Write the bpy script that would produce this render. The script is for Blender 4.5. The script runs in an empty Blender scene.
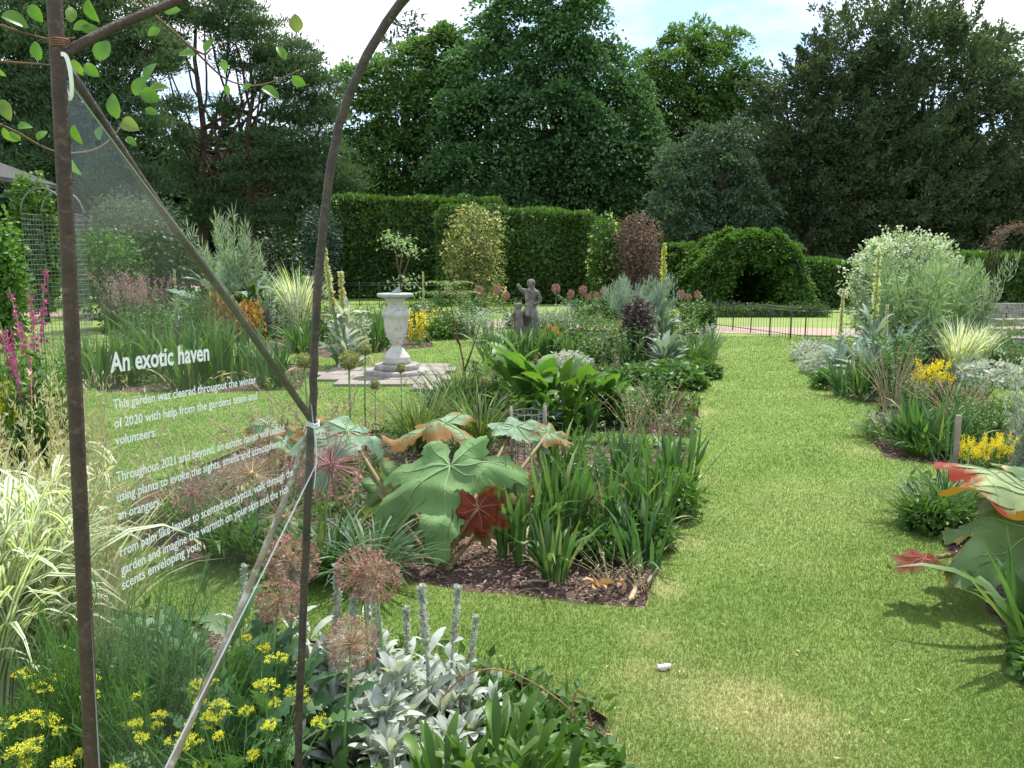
import bpy, bmesh, math
import numpy as np
from mathutils import Vector, Matrix
from mathutils.geometry import delaunay_2d_cdt
rad = math.radians
S = bpy.context.scene
rng = np.random.default_rng(11)

# ------------------------------------------------------------------ camera, sky, sun, exposure
CAMH, FPX, PITCH = 1.6, 820.0, 8.9
cam = bpy.data.cameras.new('camera'); co = bpy.data.objects.new('camera', cam); S.collection.objects.link(co)
co.location = (0, 0, CAMH); co.rotation_euler = (rad(90 - PITCH), 0, 0)
cam.sensor_width = 36; cam.lens = FPX / 1024 * 36; cam.clip_start = 0.05; cam.clip_end = 3000
S.camera = co
SUN_EL, SUN_AZ = 62.0, 28.0            # azimuth from +Y (view direction) towards +X
W = bpy.data.worlds.new('World'); S.world = W; W.use_nodes = True
nt = W.node_tree; nt.nodes.clear()
N = nt.nodes.new; Lk = nt.links.new
out = N('ShaderNodeOutputWorld'); bg = N('ShaderNodeBackground'); bg.inputs[1].default_value = 0.145
sky = N('ShaderNodeTexSky'); sky.sky_type = 'NISHITA'; sky.sun_disc = False
sky.sun_elevation = rad(SUN_EL); sky.sun_rotation = rad(SUN_AZ); sky.air_density = 1.0; sky.dust_density = 0.3; sky.ozone_density = 2.5
tc = N('ShaderNodeTexCoord'); mp = N('ShaderNodeMapping'); mp.inputs['Scale'].default_value = (1.0, 1.0, 2.6)
mp.inputs['Location'].default_value = (0.35, 0.2, 0.1)
nz = N('ShaderNodeTexNoise'); nz.inputs['Scale'].default_value = 2.2; nz.inputs['Detail'].default_value = 7; nz.inputs['Roughness'].default_value = 0.55
cr = N('ShaderNodeValToRGB'); cr.color_ramp.elements[0].position = 0.40; cr.color_ramp.elements[1].position = 0.60
mx = N('ShaderNodeMix'); mx.data_type = 'RGBA'; mx.inputs[7].default_value = (7.6, 7.8, 8.2, 1)
Lk(tc.outputs['Generated'], mp.inputs[0]); Lk(mp.outputs[0], nz.inputs[0]); Lk(nz.outputs[0], cr.inputs[0])
Lk(cr.outputs[0], mx.inputs[0]); Lk(sky.outputs[0], mx.inputs[6]); Lk(mx.outputs[2], bg.inputs[0]); Lk(bg.outputs[0], out.inputs[0])
sl = bpy.data.lights.new('sun', 'SUN'); sl.energy = 3.9; sl.angle = rad(0.6); sl.color = (1.0, 0.95, 0.86)
so = bpy.data.objects.new('sun', sl); S.collection.objects.link(so)
tosun = Vector((math.sin(rad(SUN_AZ)) * math.cos(rad(SUN_EL)), math.cos(rad(SUN_AZ)) * math.cos(rad(SUN_EL)), math.sin(rad(SUN_EL))))
so.rotation_euler = tosun.to_track_quat('Z', 'Y').to_euler(); so.location = (0, 0, 40)
S.view_settings.view_transform = 'Standard'; S.view_settings.look = 'None'; S.view_settings.gamma = 1; S.view_settings.exposure = 0.74
S.view_settings.use_curve_mapping = False
S.render.engine = 'CYCLES'
S.cycles.max_bounces = 8; S.cycles.transparent_max_bounces = 16; S.cycles.diffuse_bounces = 3; S.cycles.transmission_bounces = 4
S.cycles.caustics_reflective = False; S.cycles.caustics_refractive = False

# ------------------------------------------------------------------ photograph geometry -> metres
_p = rad(PITCH)
def ray(px, py):
    x = (px - 512) / FPX; y = (384 - py) / FPX
    return np.array((x, math.cos(_p) + y * math.sin(_p), -math.sin(_p) + y * math.cos(_p)))
def G(px, py, z=0.0):
    d = ray(px, py); t = (z - CAMH) / d[2]; return np.array((d[0] * t, d[1] * t, z))
def P(px, py, Y):
    d = ray(px, py); t = Y / d[1]; return np.array((d[0] * t, Y, CAMH + d[2] * t))

# ------------------------------------------------------------------ materials
def newmat(name):
    m = bpy.data.materials.new(name); m.use_nodes = True
    n = m.node_tree.nodes; n.clear(); return m, n, m.node_tree.links
def mixc(n, l, fac, a, b):
    x = n.new('ShaderNodeMix'); x.data_type = 'RGBA'
    if isinstance(fac, (int, float)): x.inputs[0].default_value = fac
    else: l.new(fac, x.inputs[0])
    for k, c in ((6, a), (7, b)):
        if isinstance(c, (tuple, list)): x.inputs[k].default_value = (*c[:3], 1)
        else: l.new(c, x.inputs[k])
    return x.outputs[2]
def ramp(n, l, src, stops):
    r = n.new('ShaderNodeValToRGB'); e = r.color_ramp.elements
    while len(e) < len(stops): e.new(0.5)
    for k, (p, c) in enumerate(stops): e[k].position = p; e[k].color = (*c, 1) if len(c) == 3 else c
    l.new(src, r.inputs[0]); return r.outputs[0]
def noise(n, l, scale, detail=3, rough=0.5, coord='Object', vec=None):
    t = n.new('ShaderNodeTexCoord'); z = n.new('ShaderNodeTexNoise'); z.inputs['Scale'].default_value = scale
    z.inputs['Detail'].default_value = detail; z.inputs['Roughness'].default_value = rough
    l.new(t.outputs[coord] if vec is None else vec, z.inputs[0]); return z.outputs[0]
def leafmat(name, c1, c2, trans=0.3, rough=0.55, c3=None, back=None, nscale=3.0, rim=None, tcol=1.6, spec=0.35):
    m, n, l = newmat(name)
    o = n.new('ShaderNodeOutputMaterial'); g = n.new('ShaderNodeNewGeometry')
    stops = [(0.0, c1), (0.75, c2)]
    if c3: stops.append((1.0, c3))
    col = ramp(n, l, g.outputs['Random Per Island'], stops)
    f = noise(n, l, nscale, 3)
    v = n.new('ShaderNodeMapRange'); v.inputs[1].default_value = .3; v.inputs[2].default_value = .7; v.inputs[3].default_value = .72; v.inputs[4].default_value = 1.25
    l.new(f, v.inputs[0])
    hs = n.new('ShaderNodeHueSaturation'); l.new(v.outputs[0], hs.inputs['Value']); l.new(col, hs.inputs['Color']); col = hs.outputs[0]
    if rim:
        at = n.new('ShaderNodeAttribute'); at.attribute_name = 'rim'
        ad = n.new('ShaderNodeMath'); ad.operation = 'ADD'; l.new(at.outputs['Fac'], ad.inputs[0])
        f2 = noise(n, l, 9, 4); sb = n.new('ShaderNodeMath'); sb.operation = 'MULTIPLY_ADD'; l.new(f2, sb.inputs[0]); sb.inputs[1].default_value = .7; sb.inputs[2].default_value = -.35
        l.new(sb.outputs[0], ad.inputs[1])
        rf = ramp(n, l, ad.outputs[0], [(rim[0], (0, 0, 0)), (rim[1], (1, 1, 1))])
        col = mixc(n, l, rf, col, rim[2])
    if back: col = mixc(n, l, g.outputs['Backfacing'], col, back)
    b = n.new('ShaderNodeBsdfPrincipled'); b.inputs['Roughness'].default_value = rough; b.inputs['Specular IOR Level'].default_value = spec
    l.new(col, b.inputs['Base Color'])
    if trans > 0:
        t = n.new('ShaderNodeBsdfTranslucent')
        tm = n.new('ShaderNodeMix'); tm.data_type = 'RGBA'; tm.blend_type = 'MULTIPLY'; tm.inputs[0].default_value = 1
        l.new(col, tm.inputs[6]); tm.inputs[7].default_value = (tcol * 1.05, tcol * 1.1, tcol * .55, 1); l.new(tm.outputs[2], t.inputs[0])
        s = n.new('ShaderNodeMixShader'); s.inputs[0].default_value = trans; l.new(b.outputs[0], s.inputs[1]); l.new(t.outputs[0], s.inputs[2]); l.new(s.outputs[0], o.inputs[0])
    else: l.new(b.outputs[0], o.inputs[0])
    return m
def plainmat(name, c1, c2, rough=0.8, scale=8, bump=0.3, detail=5, metal=0.0, lo=.35, hi=.65, c3=None, s3=40, bscale=None, coord='Object'):
    m, n, l = newmat(name); o = n.new('ShaderNodeOutputMaterial'); b = n.new('ShaderNodeBsdfPrincipled')
    f = noise(n, l, scale, detail, .6, coord); col = ramp(n, l, f, [(lo, c1), (hi, c2)])
    if c3:
        f3 = noise(n, l, s3, 3, .6, coord); r3 = ramp(n, l, f3, [(.55, (0, 0, 0)), (.68, (1, 1, 1))]); col = mixc(n, l, r3, col, c3)
    l.new(col, b.inputs['Base Color']); b.inputs['Roughness'].default_value = rough; b.inputs['Metallic'].default_value = metal
    if bump:
        bp = n.new('ShaderNodeBump'); bp.inputs['Strength'].default_value = bump; bp.inputs['Distance'].default_value = .01
        l.new(noise(n, l, bscale or scale * 4, 6, .65, coord), bp.inputs['Height']); l.new(bp.outputs[0], b.inputs['Normal'])
    l.new(b.outputs[0], o.inputs[0]); return m

M = {}
# trees
M['maple'] = leafmat('maple_leaves', (.052, .122, .054), (.098, .190, .072), .25, .75, nscale=.3, spec=.12)
M['pine'] = leafmat('pine_needles', (.058, .110, .062), (.105, .165, .080), .2, .8, nscale=.4, spec=.1)
M['ash'] = leafmat('ash_leaves', (.075, .15, .04), (.12, .21, .05), .3, .7, nscale=.4, spec=.15)
M['pale'] = leafmat('pale_tree_leaves', (.070, .145, .050), (.125, .22, .065), .28, .7, nscale=.3, spec=.15)
M['oak'] = leafmat('holm_oak_leaves', (.055, .10, .062), (.095, .145, .088), .18, .7, nscale=.6, spec=.15)
M['yew'] = leafmat('yew_needles', (.048, .082, .046), (.082, .118, .058), .22, .75, c3=(.10, .12, .05), nscale=.5)
M['cedar'] = leafmat('cedar_needles', (.03, .062, .045), (.05, .09, .06), .1, .6)
M['bark'] = plainmat('bark', (.035, .026, .02), (.09, .065, .045), .9, 3, .8)
M['pinebark'] = plainmat('pine_bark', (.04, .026, .02), (.10, .055, .035), .9, 3, .8)
# hedges, shrubs
M['hedge'] = leafmat('hedge_leaves', (.042, .088, .018), (.075, .145, .028), .25, .5, nscale=1.2)
M['lush'] = leafmat('lush_leaves', (.055, .13, .018), (.10, .20, .028), .3, .45, nscale=2)
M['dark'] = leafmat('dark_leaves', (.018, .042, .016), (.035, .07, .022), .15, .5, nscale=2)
M['green'] = leafmat('green_leaves', (.045, .11, .022), (.08, .17, .03), .3, .5)
M['bright'] = leafmat('bright_leaves', (.07, .165, .028), (.11, .225, .042), .32, .5)
M['iris'] = leafmat('iris_leaves', (.048, .118, .038), (.095, .19, .052), .3, .5, c3=(.22, .26, .09))
M['irisdark'] = leafmat('dark_iris_leaves', (.045, .105, .045), (.08, .17, .06), .25, .5, c3=(.16, .22, .07))
M['grassy'] = leafmat('grassy_leaves', (.06, .12, .03), (.12, .19, .05), .3, .5, c3=(.34, .31, .14))
M['silver'] = leafmat('silver_leaves', (.38, .43, .39), (.52, .56, .52), .3, .9, tcol=1.1, nscale=10)
M['silvergreen'] = leafmat('silver_green_leaves', (.16, .25, .19), (.30, .40, .32), .2, .7, tcol=1.2)
M['feathery'] = leafmat('feathery_leaves', (.15, .24, .12), (.27, .37, .21), .3, .6)
M['artichoke'] = leafmat('artichoke_leaves', (.20, .29, .18), (.33, .41, .28), .25, .7, tcol=1.2)
M['rose'] = leafmat('pillar_rose_leaves', (.07, .12, .035), (.15, .20, .06), .3, .6, c3=(.26, .22, .09))
M['arbour'] = leafmat('arbour_leaves', (.05, .115, .02), (.085, .175, .03), .28, .65, nscale=2, spec=.2)
M['fennel'] = leafmat('fennel_leaves', (.04, .11, .025), (.08, .18, .035), .3, .5)
M['cream'] = leafmat('cream_blades', (.64, .66, .46), (.76, .78, .62), .35, .5, tcol=1.2)
M['creamgreen'] = leafmat('striped_green_blades', (.12, .22, .06), (.22, .33, .11), .3, .5)
M['straw'] = leafmat('straw', (.34, .31, .16), (.50, .46, .27), .2, .7)
M['yellowflower'] = leafmat('yellow_petals', (.80, .60, .02), (.85, .72, .06), .25, .6, tcol=1.1)
M['limeflower'] = leafmat('lime_yellow_florets', (.62, .62, .03), (.80, .76, .08), .25, .6, tcol=1.1)
M['creamflower'] = leafmat('cream_petals', (.62, .52, .18), (.75, .68, .34), .25, .6, tcol=1.1)
M['paleyellow'] = leafmat('pale_yellow_petals', (.75, .70, .22), (.82, .80, .40), .25, .6, tcol=1.1)
M['whiteflower'] = leafmat('white_petals', (.62, .66, .52), (.80, .82, .72), .25, .6, tcol=1.1)
M['pinkflower'] = leafmat('pink_petals', (.36, .14, .22), (.48, .27, .33), .25, .6, tcol=1.1)
M['magenta'] = leafmat('magenta_petals', (.45, .03, .25), (.68, .10, .42), .25, .6, tcol=1.1)
M['mauve'] = leafmat('mauve_florets', (.30, .14, .15), (.46, .24, .24), .2, .7, tcol=1.1)
M['dryallium'] = leafmat('dry_allium_florets', (.27, .11, .12), (.40, .22, .19), .2, .8, tcol=1.1, c3=(.56, .42, .34))
M['rays'] = leafmat('allium_rays', (.42, .28, .15), (.55, .40, .24), .2, .6, tcol=1.1)
M['budgreen'] = leafmat('green_seed_heads', (.17, .20, .07), (.30, .32, .12), .2, .7)
M['purple'] = leafmat('purple_leaves', (.045, .035, .038), (.09, .065, .065), .2, .6)
M['bronze'] = leafmat('bronze_leaves', (.10, .068, .055), (.17, .115, .09), .2, .6, c3=(.22, .13, .13))
M['orange'] = leafmat('orange_leaves', (.30, .12, .04), (.36, .26, .08), .3, .6)
M['rhubarb'] = leafmat('rhubarb_leaf', (.15, .27, .10), (.16, .28, .105), .22, .65, back=(.30, .10, .05), nscale=5, spec=.15)
M['rhubarbglauc'] = leafmat('glaucous_rhubarb_leaf', (.17, .28, .17), (.18, .29, .18), .2, .6, back=(.22, .10, .04), nscale=5)
M['rhubarborange'] = leafmat('ochre_rhubarb_leaf', (.20, .33, .16), (.21, .34, .17), .3, .6, rim=(.52, .85, (.26, .14, .035)), nscale=5, back=(.30, .15, .03))
M['rhubarbred'] = leafmat('red_rhubarb_leaf', (.13, .032, .018), (.14, .036, .02), .18, .7, nscale=5, spec=.1, rim=(.75, 1.2, (.12, .13, .04)))
M['rhubarbscarlet'] = leafmat('scarlet_edged_rhubarb_leaf', (.24, .31, .14), (.27, .33, .16), .2, .55, nscale=5, rim=(.68, .90, (.24, .028, .010)), back=(.26, .15, .03), spec=.12)
M['rhubarbdull'] = leafmat('dull_rhubarb_leaf', (.12, .21, .07), (.13, .22, .075), .25, .5, nscale=5, rim=(.93, 1.12, (.36, .24, .06)), back=(.14, .20, .07))
M['vein'] = plainmat('leaf_vein', (.20, .31, .13), (.22, .33, .15), .6, 20, 0)
M['redvein'] = plainmat('red_leaf_vein', (.34, .09, .06), (.38, .13, .08), .6, 20, 0)
M['petiole'] = plainmat('leaf_stalk', (.22, .08, .05), (.20, .22, .07), .6, 6, .1)
M['stem'] = plainmat('green_stem', (.10, .20, .05), (.16, .27, .08), .6, 8, 0)
M['twig'] = plainmat('brown_twig', (.10, .05, .03), (.18, .10, .06), .7, 12, .2)
M['drystem'] = plainmat('dry_stem', (.35, .26, .14), (.50, .40, .24), .8, 12, .2)
# hard things
M['stone'] = plainmat('pale_stone', (.44, .42, .37), (.56, .54, .49), .9, 6, .4, c3=(.36, .35, .30), s3=11, lo=.3, hi=.6)
M['oldstone'] = plainmat('weathered_stone', (.20, .185, .165), (.40, .37, .34), .9, 7, .6, c3=(.13, .13, .11), s3=12)
M['statuestone'] = plainmat('lichened_dark_stone', (.085, .078, .068), (.24, .22, .19), .95, 9, .8, c3=(.30, .29, .25), s3=16)
M['verdigris'] = plainmat('verdigris_copper', (.24, .30, .27), (.37, .41, .37), .6, 12, .2)
M['flag'] = plainmat('flagstone', (.19, .165, .14), (.31, .27, .235), .9, 3, .4, c3=(.26, .24, .2), s3=9)
M['gravel'] = plainmat('pink_gravel', (.30, .21, .16), (.42, .31, .25), .95, 25, .6)
M['soil'] = plainmat('soil', (.045, .030, .022), (.12, .078, .06), .95, 14, 1.0, c3=(.20, .14, .11), s3=45)
M['chips'] = leafmat('bark_chips', (.10, .052, .038), (.26, .155, .125), 0, .85, c3=(.45, .36, .28))
M['deadleaf'] = leafmat('dead_leaf', (.34, .20, .10), (.48, .32, .18), .2, .7)
M['wood'] = plainmat('weathered_wood', (.20, .15, .11), (.34, .28, .22), .85, 8, .5)
M['darkwood'] = plainmat('dark_timber', (.025, .022, .02), (.05, .045, .04), .8, 5, .3)
M['shingle'] = plainmat('roof_shingles', (.035, .038, .038), (.075, .075, .075), .9, 6, .6)
M['iron'] = plainmat('black_iron', (.015, .015, .016), (.03, .03, .03), .5, 10, .1)
M['wire'] = plainmat('galvanised_wire', (.11, .125, .12), (.19, .205, .20), .5, 10, 0, metal=.3)
M['rust'] = plainmat('rusty_steel', (.030, .017, .014), (.075, .038, .028), .6, 22, .5, c3=(.10, .065, .05), s3=70, lo=.3, hi=.7)
M['rustdark'] = plainmat('dark_rusty_steel', (.026, .019, .018), (.07, .044, .035), .5, 22, .5, c3=(.09, .068, .055), s3=80)
M['cane'] = plainmat('peeling_cane', (.20, .15, .10), (.36, .30, .22), .7, 16, .4, c3=(.6, .56, .48), s3=30)
M['rustwire'] = plainmat('rusty_wire', (.22, .08, .04), (.36, .16, .09), .7, 16, .1)
M['tape'] = plainmat('white_plastic_tie', (.75, .75, .76), (.85, .85, .85), .4, 16, .1)
M['print'] = plainmat('white_lettering', (.86, .86, .86), (.9, .9, .9), .6, 10, 0)
M['pebble'] = plainmat('pale_pebble', (.55, .5, .45), (.7, .66, .6), .8, 30, .4)
M['blackplastic'] = plainmat('black_plastic', (.012, .012, .014), (.025, .025, .03), .35, 10, .1)

def glassmat():
    m, n, l = newmat('clear_acrylic'); o = n.new('ShaderNodeOutputMaterial')
    t = n.new('ShaderNodeBsdfTransparent'); t.inputs[0].default_value = (.965, .975, .985, 1)
    g = n.new('ShaderNodeBsdfGlossy'); g.inputs['Roughness'].default_value = .04
    lw = n.new('ShaderNodeValue'); lw.outputs[0].default_value = .025
    s = n.new('ShaderNodeMixShader'); l.new(lw.outputs[0], s.inputs[0]); l.new(t.outputs[0], s.inputs[1]); l.new(g.outputs[0], s.inputs[2])
    d = n.new('ShaderNodeBsdfDiffuse'); d.inputs[0].default_value = (.8, .82, .85, 1)
    f = ramp(n, l, noise(n, l, 7, 6, .65), [(.42, (.004,) * 3), (.75, (.028,) * 3)])
    s2 = n.new('ShaderNodeMixShader'); l.new(f, s2.inputs[0]); l.new(s.outputs[0], s2.inputs[1]); l.new(d.outputs[0], s2.inputs[2]); l.new(s2.outputs[0], o.inputs[0])
    return m
M['acrylic'] = glassmat()
def edgemat():
    m, n, l = newmat('polished_acrylic_edge'); o = n.new('ShaderNodeOutputMaterial')
    t = n.new('ShaderNodeBsdfTransparent'); d = n.new('ShaderNodeBsdfPrincipled'); d.inputs['Base Color'].default_value = (.62, .66, .70, 1); d.inputs['Roughness'].default_value = .2
    s = n.new('ShaderNodeMixShader'); s.inputs[0].default_value = .6; l.new(t.outputs[0], s.inputs[1]); l.new(d.outputs[0], s.inputs[2]); l.new(s.outputs[0], o.inputs[0]); return m
def printmat():
    m, n, l = newmat('white_lettering'); o = n.new('ShaderNodeOutputMaterial'); d = n.new('ShaderNodeBsdfDiffuse'); d.inputs[0].default_value = (.9, .9, .9, 1); t = n.new('ShaderNodeBsdfTranslucent'); t.inputs[0].default_value = (.95, .95, .95, 1)
    s = n.new('ShaderNodeMixShader'); s.inputs[0].default_value = .6; l.new(d.outputs[0], s.inputs[1]); l.new(t.outputs[0], s.inputs[2]); l.new(s.outputs[0], o.inputs[0]); return m
M['print'] = printmat()
M['acrylicedge'] = edgemat()

# grass: same colour rule for the ground sheet and the blades ('dry' is an attribute of the place)
def grassmat(name, blades):
    m, n, l = newmat(name); o = n.new('ShaderNodeOutputMaterial'); b = n.new('ShaderNodeBsdfPrincipled'); b.inputs['Roughness'].default_value = .6 if blades else .9
    b.inputs['Specular IOR Level'].default_value = .3
    g = n.new('ShaderNodeNewGeometry')
    big = noise(n, l, 1.3, 6, .68, vec=g.outputs['Position'])
    fine = noise(n, l, 9 if blades else 22, 5, .7, vec=g.outputs['Position'])
    a = ramp(n, l, big, [(.28, (.108, .205, .036)), (.5, (.155, .25, .048)), (.70, (.215, .295, .068))])
    c = ramp(n, l, fine, [(.3, (.118, .21, .034)), (.5, (.158, .245, .046)), (.72, (.21, .28, .075))])
    col = mixc(n, l, .38, a, c)
    if blades:
        r = ramp(n, l, g.outputs['Random Per Island'], [(0, (.12, .215, .036)), (.8, (.17, .26, .052)), (1, (.30, .34, .13))]); col = mixc(n, l, .5, col, r)
    at = n.new('ShaderNodeAttribute'); at.attribute_name = 'dry'
    col = mixc(n, l, at.outputs['Fac'], col, (.46, .43, .19))
    l.new(col, b.inputs['Base Color'])
    if blades:
        t = n.new('ShaderNodeBsdfTranslucent'); l.new(col, t.inputs[0]); s = n.new('ShaderNodeMixShader'); s.inputs[0].default_value = .45
        l.new(b.outputs[0], s.inputs[1]); l.new(t.outputs[0], s.inputs[2]); l.new(s.outputs[0], o.inputs[0])
    else:
        bp = n.new('ShaderNodeBump'); bp.inputs['Strength'].default_value = .8; bp.inputs['Distance'].default_value = .02
        l.new(noise(n, l, 60, 6, .7, vec=g.outputs['Position']), bp.inputs['Height']); l.new(bp.outputs[0], b.inputs['Normal']); l.new(b.outputs[0], o.inputs[0])
    return m
M['lawn'] = grassmat('mown_lawn', False); M['blades'] = grassmat('grass_blades', True)

# ------------------------------------------------------------------ mesh builder
class MB:
    def __init__(s): s.v = []; s.q = []; s.t = []; s.n = 0
    def add(s, verts, quads=None, tris=None, mat=0, sm=False):
        verts = np.asarray(verts, dtype=np.float32).reshape(-1, 3)
        for store, f in ((s.q, quads), (s.t, tris)):
            if f is not None and len(f):
                f = np.asarray(f, dtype=np.int32) + s.n
                mm = np.full(len(f), mat, np.int32) if np.isscalar(mat) else np.asarray(mat, np.int32)
                store.append((f, mm, np.full(len(f), sm, bool)))
        s.v.append(verts); s.n += len(verts)
    def mesh(s, name, mats):
        me = bpy.data.meshes.new(name)
        v = np.concatenate(s.v) if s.v else np.zeros((0, 3), np.float32)
        q = np.concatenate([a for a, _, _ in s.q]) if s.q else np.zeros((0, 4), np.int32)
        t = np.concatenate([a for a, _, _ in s.t]) if s.t else np.zeros((0, 3), np.int32)
        mi = np.concatenate([b for _, b, _ in s.q] + [b for _, b, _ in s.t]) if (s.q or s.t) else []
        sm = np.concatenate([b for _, _, b in s.q] + [b for _, _, b in s.t]) if (s.q or s.t) else []
        me.vertices.add(len(v)); me.vertices.foreach_set('co', v.ravel())
        lp = np.concatenate([q.ravel(), t.ravel()]).astype(np.int32)
        me.loops.add(len(lp)); me.loops.foreach_set('vertex_index', lp)
        st = np.concatenate([np.arange(len(q)) * 4, len(q) * 4 + np.arange(len(t)) * 3]).astype(np.int32)
        me.polygons.add(len(st)); me.polygons.foreach_set('loop_start', st)
        me.polygons.foreach_set('material_index', np.asarray(mi, np.int32)); me.polygons.foreach_set('use_smooth', np.asarray(sm, bool))
        for x in mats: me.materials.append(M[x] if isinstance(x, str) else x)
        me.update(calc_edges=True); return me

def nrm(a): return a / np.maximum(np.linalg.norm(a, axis=-1, keepdims=True), 1e-9)
def U(a, b, n): return rng.uniform(a, b, n)
def sphdir(n): return nrm(rng.normal(size=(n, 3)))
def kites(mb, pos, d, nr, L, Wd, mat=0, wide=.42, fold=.0):
    n = len(pos); L = np.broadcast_to(L, (n,))[:, None]; Wd = np.broadcast_to(Wd, (n,))[:, None]
    d = nrm(d); s = nrm(np.cross(d, nr)); up = np.cross(s, d)
    v = np.stack([pos, pos + d * L * wide + s * Wd * .5 + up * Wd * fold, pos + d * L, pos + d * L * wide - s * Wd * .5 + up * Wd * fold], 1)
    mb.add(v, np.arange(4 * n).reshape(n, 4), mat=mat)
def strap(mb, base, az, th0, th1, L, Wd, nseg=5, prof=None, pw=1.5, mats=(0,), fold=0.0, twist=.5, sm=True):
    n = len(base); f = lambda a: np.broadcast_to(a, (n,)).astype(float)
    az, th0, th1, L, Wd = map(f, (az, th0, th1, L, Wd))
    t = np.linspace(0, 1, nseg + 1); th = th0[:, None] + (th1 - th0)[:, None] * t[None] ** pw
    a = np.stack([np.cos(az), np.sin(az), 0 * az], 1); z = np.array((0, 0, 1.))
    d = np.sin(th)[..., None] * a[:, None] + np.cos(th)[..., None] * z
    st = (d[:, 1:] + d[:, :-1]) * .5 * (L / nseg)[:, None, None]
    c = np.concatenate([np.zeros((n, 1, 3)), np.cumsum(st, 1)], 1) + base[:, None]
    s = np.stack([-np.sin(az), np.cos(az), 0 * az], 1)[:, None]; nn = np.cross(d, np.broadcast_to(s, d.shape))
    tw = rng.uniform(-twist, twist, (n, 1, 1)) * t[None, :, None] + rng.uniform(-twist, twist, (n, 1, 1)) * .6
    s2 = s * np.cos(tw) + nn * np.sin(tw); n2 = np.cross(d, s2)
    if prof is None: prof = np.clip(np.minimum(.55 + t * 2.2, 1), 0, 1) * np.clip((1 - t) * 3.0, .03, 1)
    w = Wd[:, None, None] * np.asarray(prof)[None, :, None] * .5
    k = len(mats) + 1 if (len(mats) > 1 or fold) else 2
    if k == 2 and fold: k = 3
    cols = []
    for x in np.linspace(-1, 1, k): cols.append(c + s2 * w * x + n2 * w * fold * abs(x))
    v = np.stack(cols, 2)                                  # n, seg+1, k, 3
    per = (nseg + 1) * k; q = []; mm = []
    for j in range(nseg):
        for x in range(k - 1):
            q.append((j * k + x, j * k + x + 1, (j + 1) * k + x + 1, (j + 1) * k + x)); mm.append(mats[x % len(mats)])
    q = np.array(q)[None] + (np.arange(n) * per)[:, None, None]
    mb.add(v, q.reshape(-1, 4), mat=np.tile(mm, n), sm=sm)
    return c
def tube(mb, pts, r, k=6, mat=0, cap=True):
    pts = np.asarray(pts, float); n = len(pts); r = np.broadcast_to(r, (n,)).astype(float)
    tg = np.gradient(pts, axis=0); tg = nrm(tg); ref = np.array((0.31, .17, .93)) if abs(tg[0][2]) < .9 else np.array((1., .1, 0))
    u = nrm(np.cross(tg, ref)); w = np.cross(tg, u); a = np.linspace(0, 2 * np.pi, k, endpoint=False)
    v = pts[:, None] + r[:, None, None] * (np.cos(a)[None, :, None] * u[:, None] + np.sin(a)[None, :, None] * w[:, None])
    q = [(i * k + j, i * k + (j + 1) % k, (i + 1) * k + (j + 1) % k, (i + 1) * k + j) for i in range(n - 1) for j in range(k)]
    vv = v.reshape(-1, 3); tr = []
    if cap:
        vv = np.concatenate([vv, pts[:1], pts[-1:]]); e0, e1 = n * k, n * k + 1
        tr = [(e0, (j + 1) % k, j) for j in range(k)] + [(e1, (n - 1) * k + j, (n - 1) * k + (j + 1) % k) for j in range(k)]
    mb.add(vv, q, tr, mat=mat, sm=True) if cap else mb.add(vv, q, mat=mat, sm=True)
def stalks(mb, a, b, r, mat=0):                         # many thin 3-sided stalks a->b
    n = len(a); d = nrm(b - a); u = nrm(np.cross(d, np.array((.3, .2, .9)))); w = np.cross(d, u); r = np.broadcast_to(r, (n,))[:, None]
    vs = []
    for e, k in ((a, 1.), (b, .6)):
        for an in (0, 2.094, 4.189): vs.append(e + r * k * (math.cos(an) * u + math.sin(an) * w))
    v = np.stack(vs, 1); q = np.array([(0, 1, 4, 3), (1, 2, 5, 4), (2, 0, 3, 5)])[None] + (np.arange(n) * 6)[:, None, None]
    mb.add(v, q.reshape(-1, 4), mat=mat, sm=True)
def box(mb, c, s, mat=0, rot=0.0):
    c = np.asarray(c, float); s = np.asarray(s, float) / 2
    v = np.array([(x, y, z) for x in (-1, 1) for y in (-1, 1) for z in (-1, 1)]) * s
    if rot: cs, sn = math.cos(rot), math.sin(rot); v = np.stack([v[:, 0] * cs - v[:, 1] * sn, v[:, 0] * sn + v[:, 1] * cs, v[:, 2]], 1)
    mb.add(v + c, [(0, 1, 3, 2), (4, 6, 7, 5), (0, 4, 5, 1), (2, 3, 7, 6), (0, 2, 6, 4), (1, 5, 7, 3)], mat=mat)
def lathe(mb, prof, k=40, mat=0, c=(0, 0, 0)):
    prof = np.array(prof, float); a = np.linspace(0, 2 * np.pi, k, endpoint=False)
    v = np.stack([prof[:, :1] * np.cos(a), prof[:, :1] * np.sin(a), np.repeat(prof[:, 1:2], k, 1)], -1) + np.array(c)
    n = len(prof); q = [(i * k + j, i * k + (j + 1) % k, (i + 1) * k + (j + 1) % k, (i + 1) * k + j) for i in range(n - 1) for j in range(k)]
    mb.add(v, q, mat=mat, sm=True)
_ico = {}
def ball(mb, c, r, sub=2, mat=0, sc=(1, 1, 1), jit=0.0):
    if sub not in _ico:
        bm = bmesh.new(); bmesh.ops.create_icosphere(bm, subdivisions=sub, radius=1); bm.verts.ensure_lookup_table()
        _ico[sub] = (np.array([v.co[:] for v in bm.verts]), np.array([[v.index for v in f.verts] for f in bm.faces])); bm.free()
    v, t = _ico[sub]
    vv = v * (1 + (rng.normal(size=(len(v), 1)) * jit if jit else 0))
    mb.add(vv * np.array(sc) * r + np.array(c), tris=t, mat=mat, sm=True)

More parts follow.
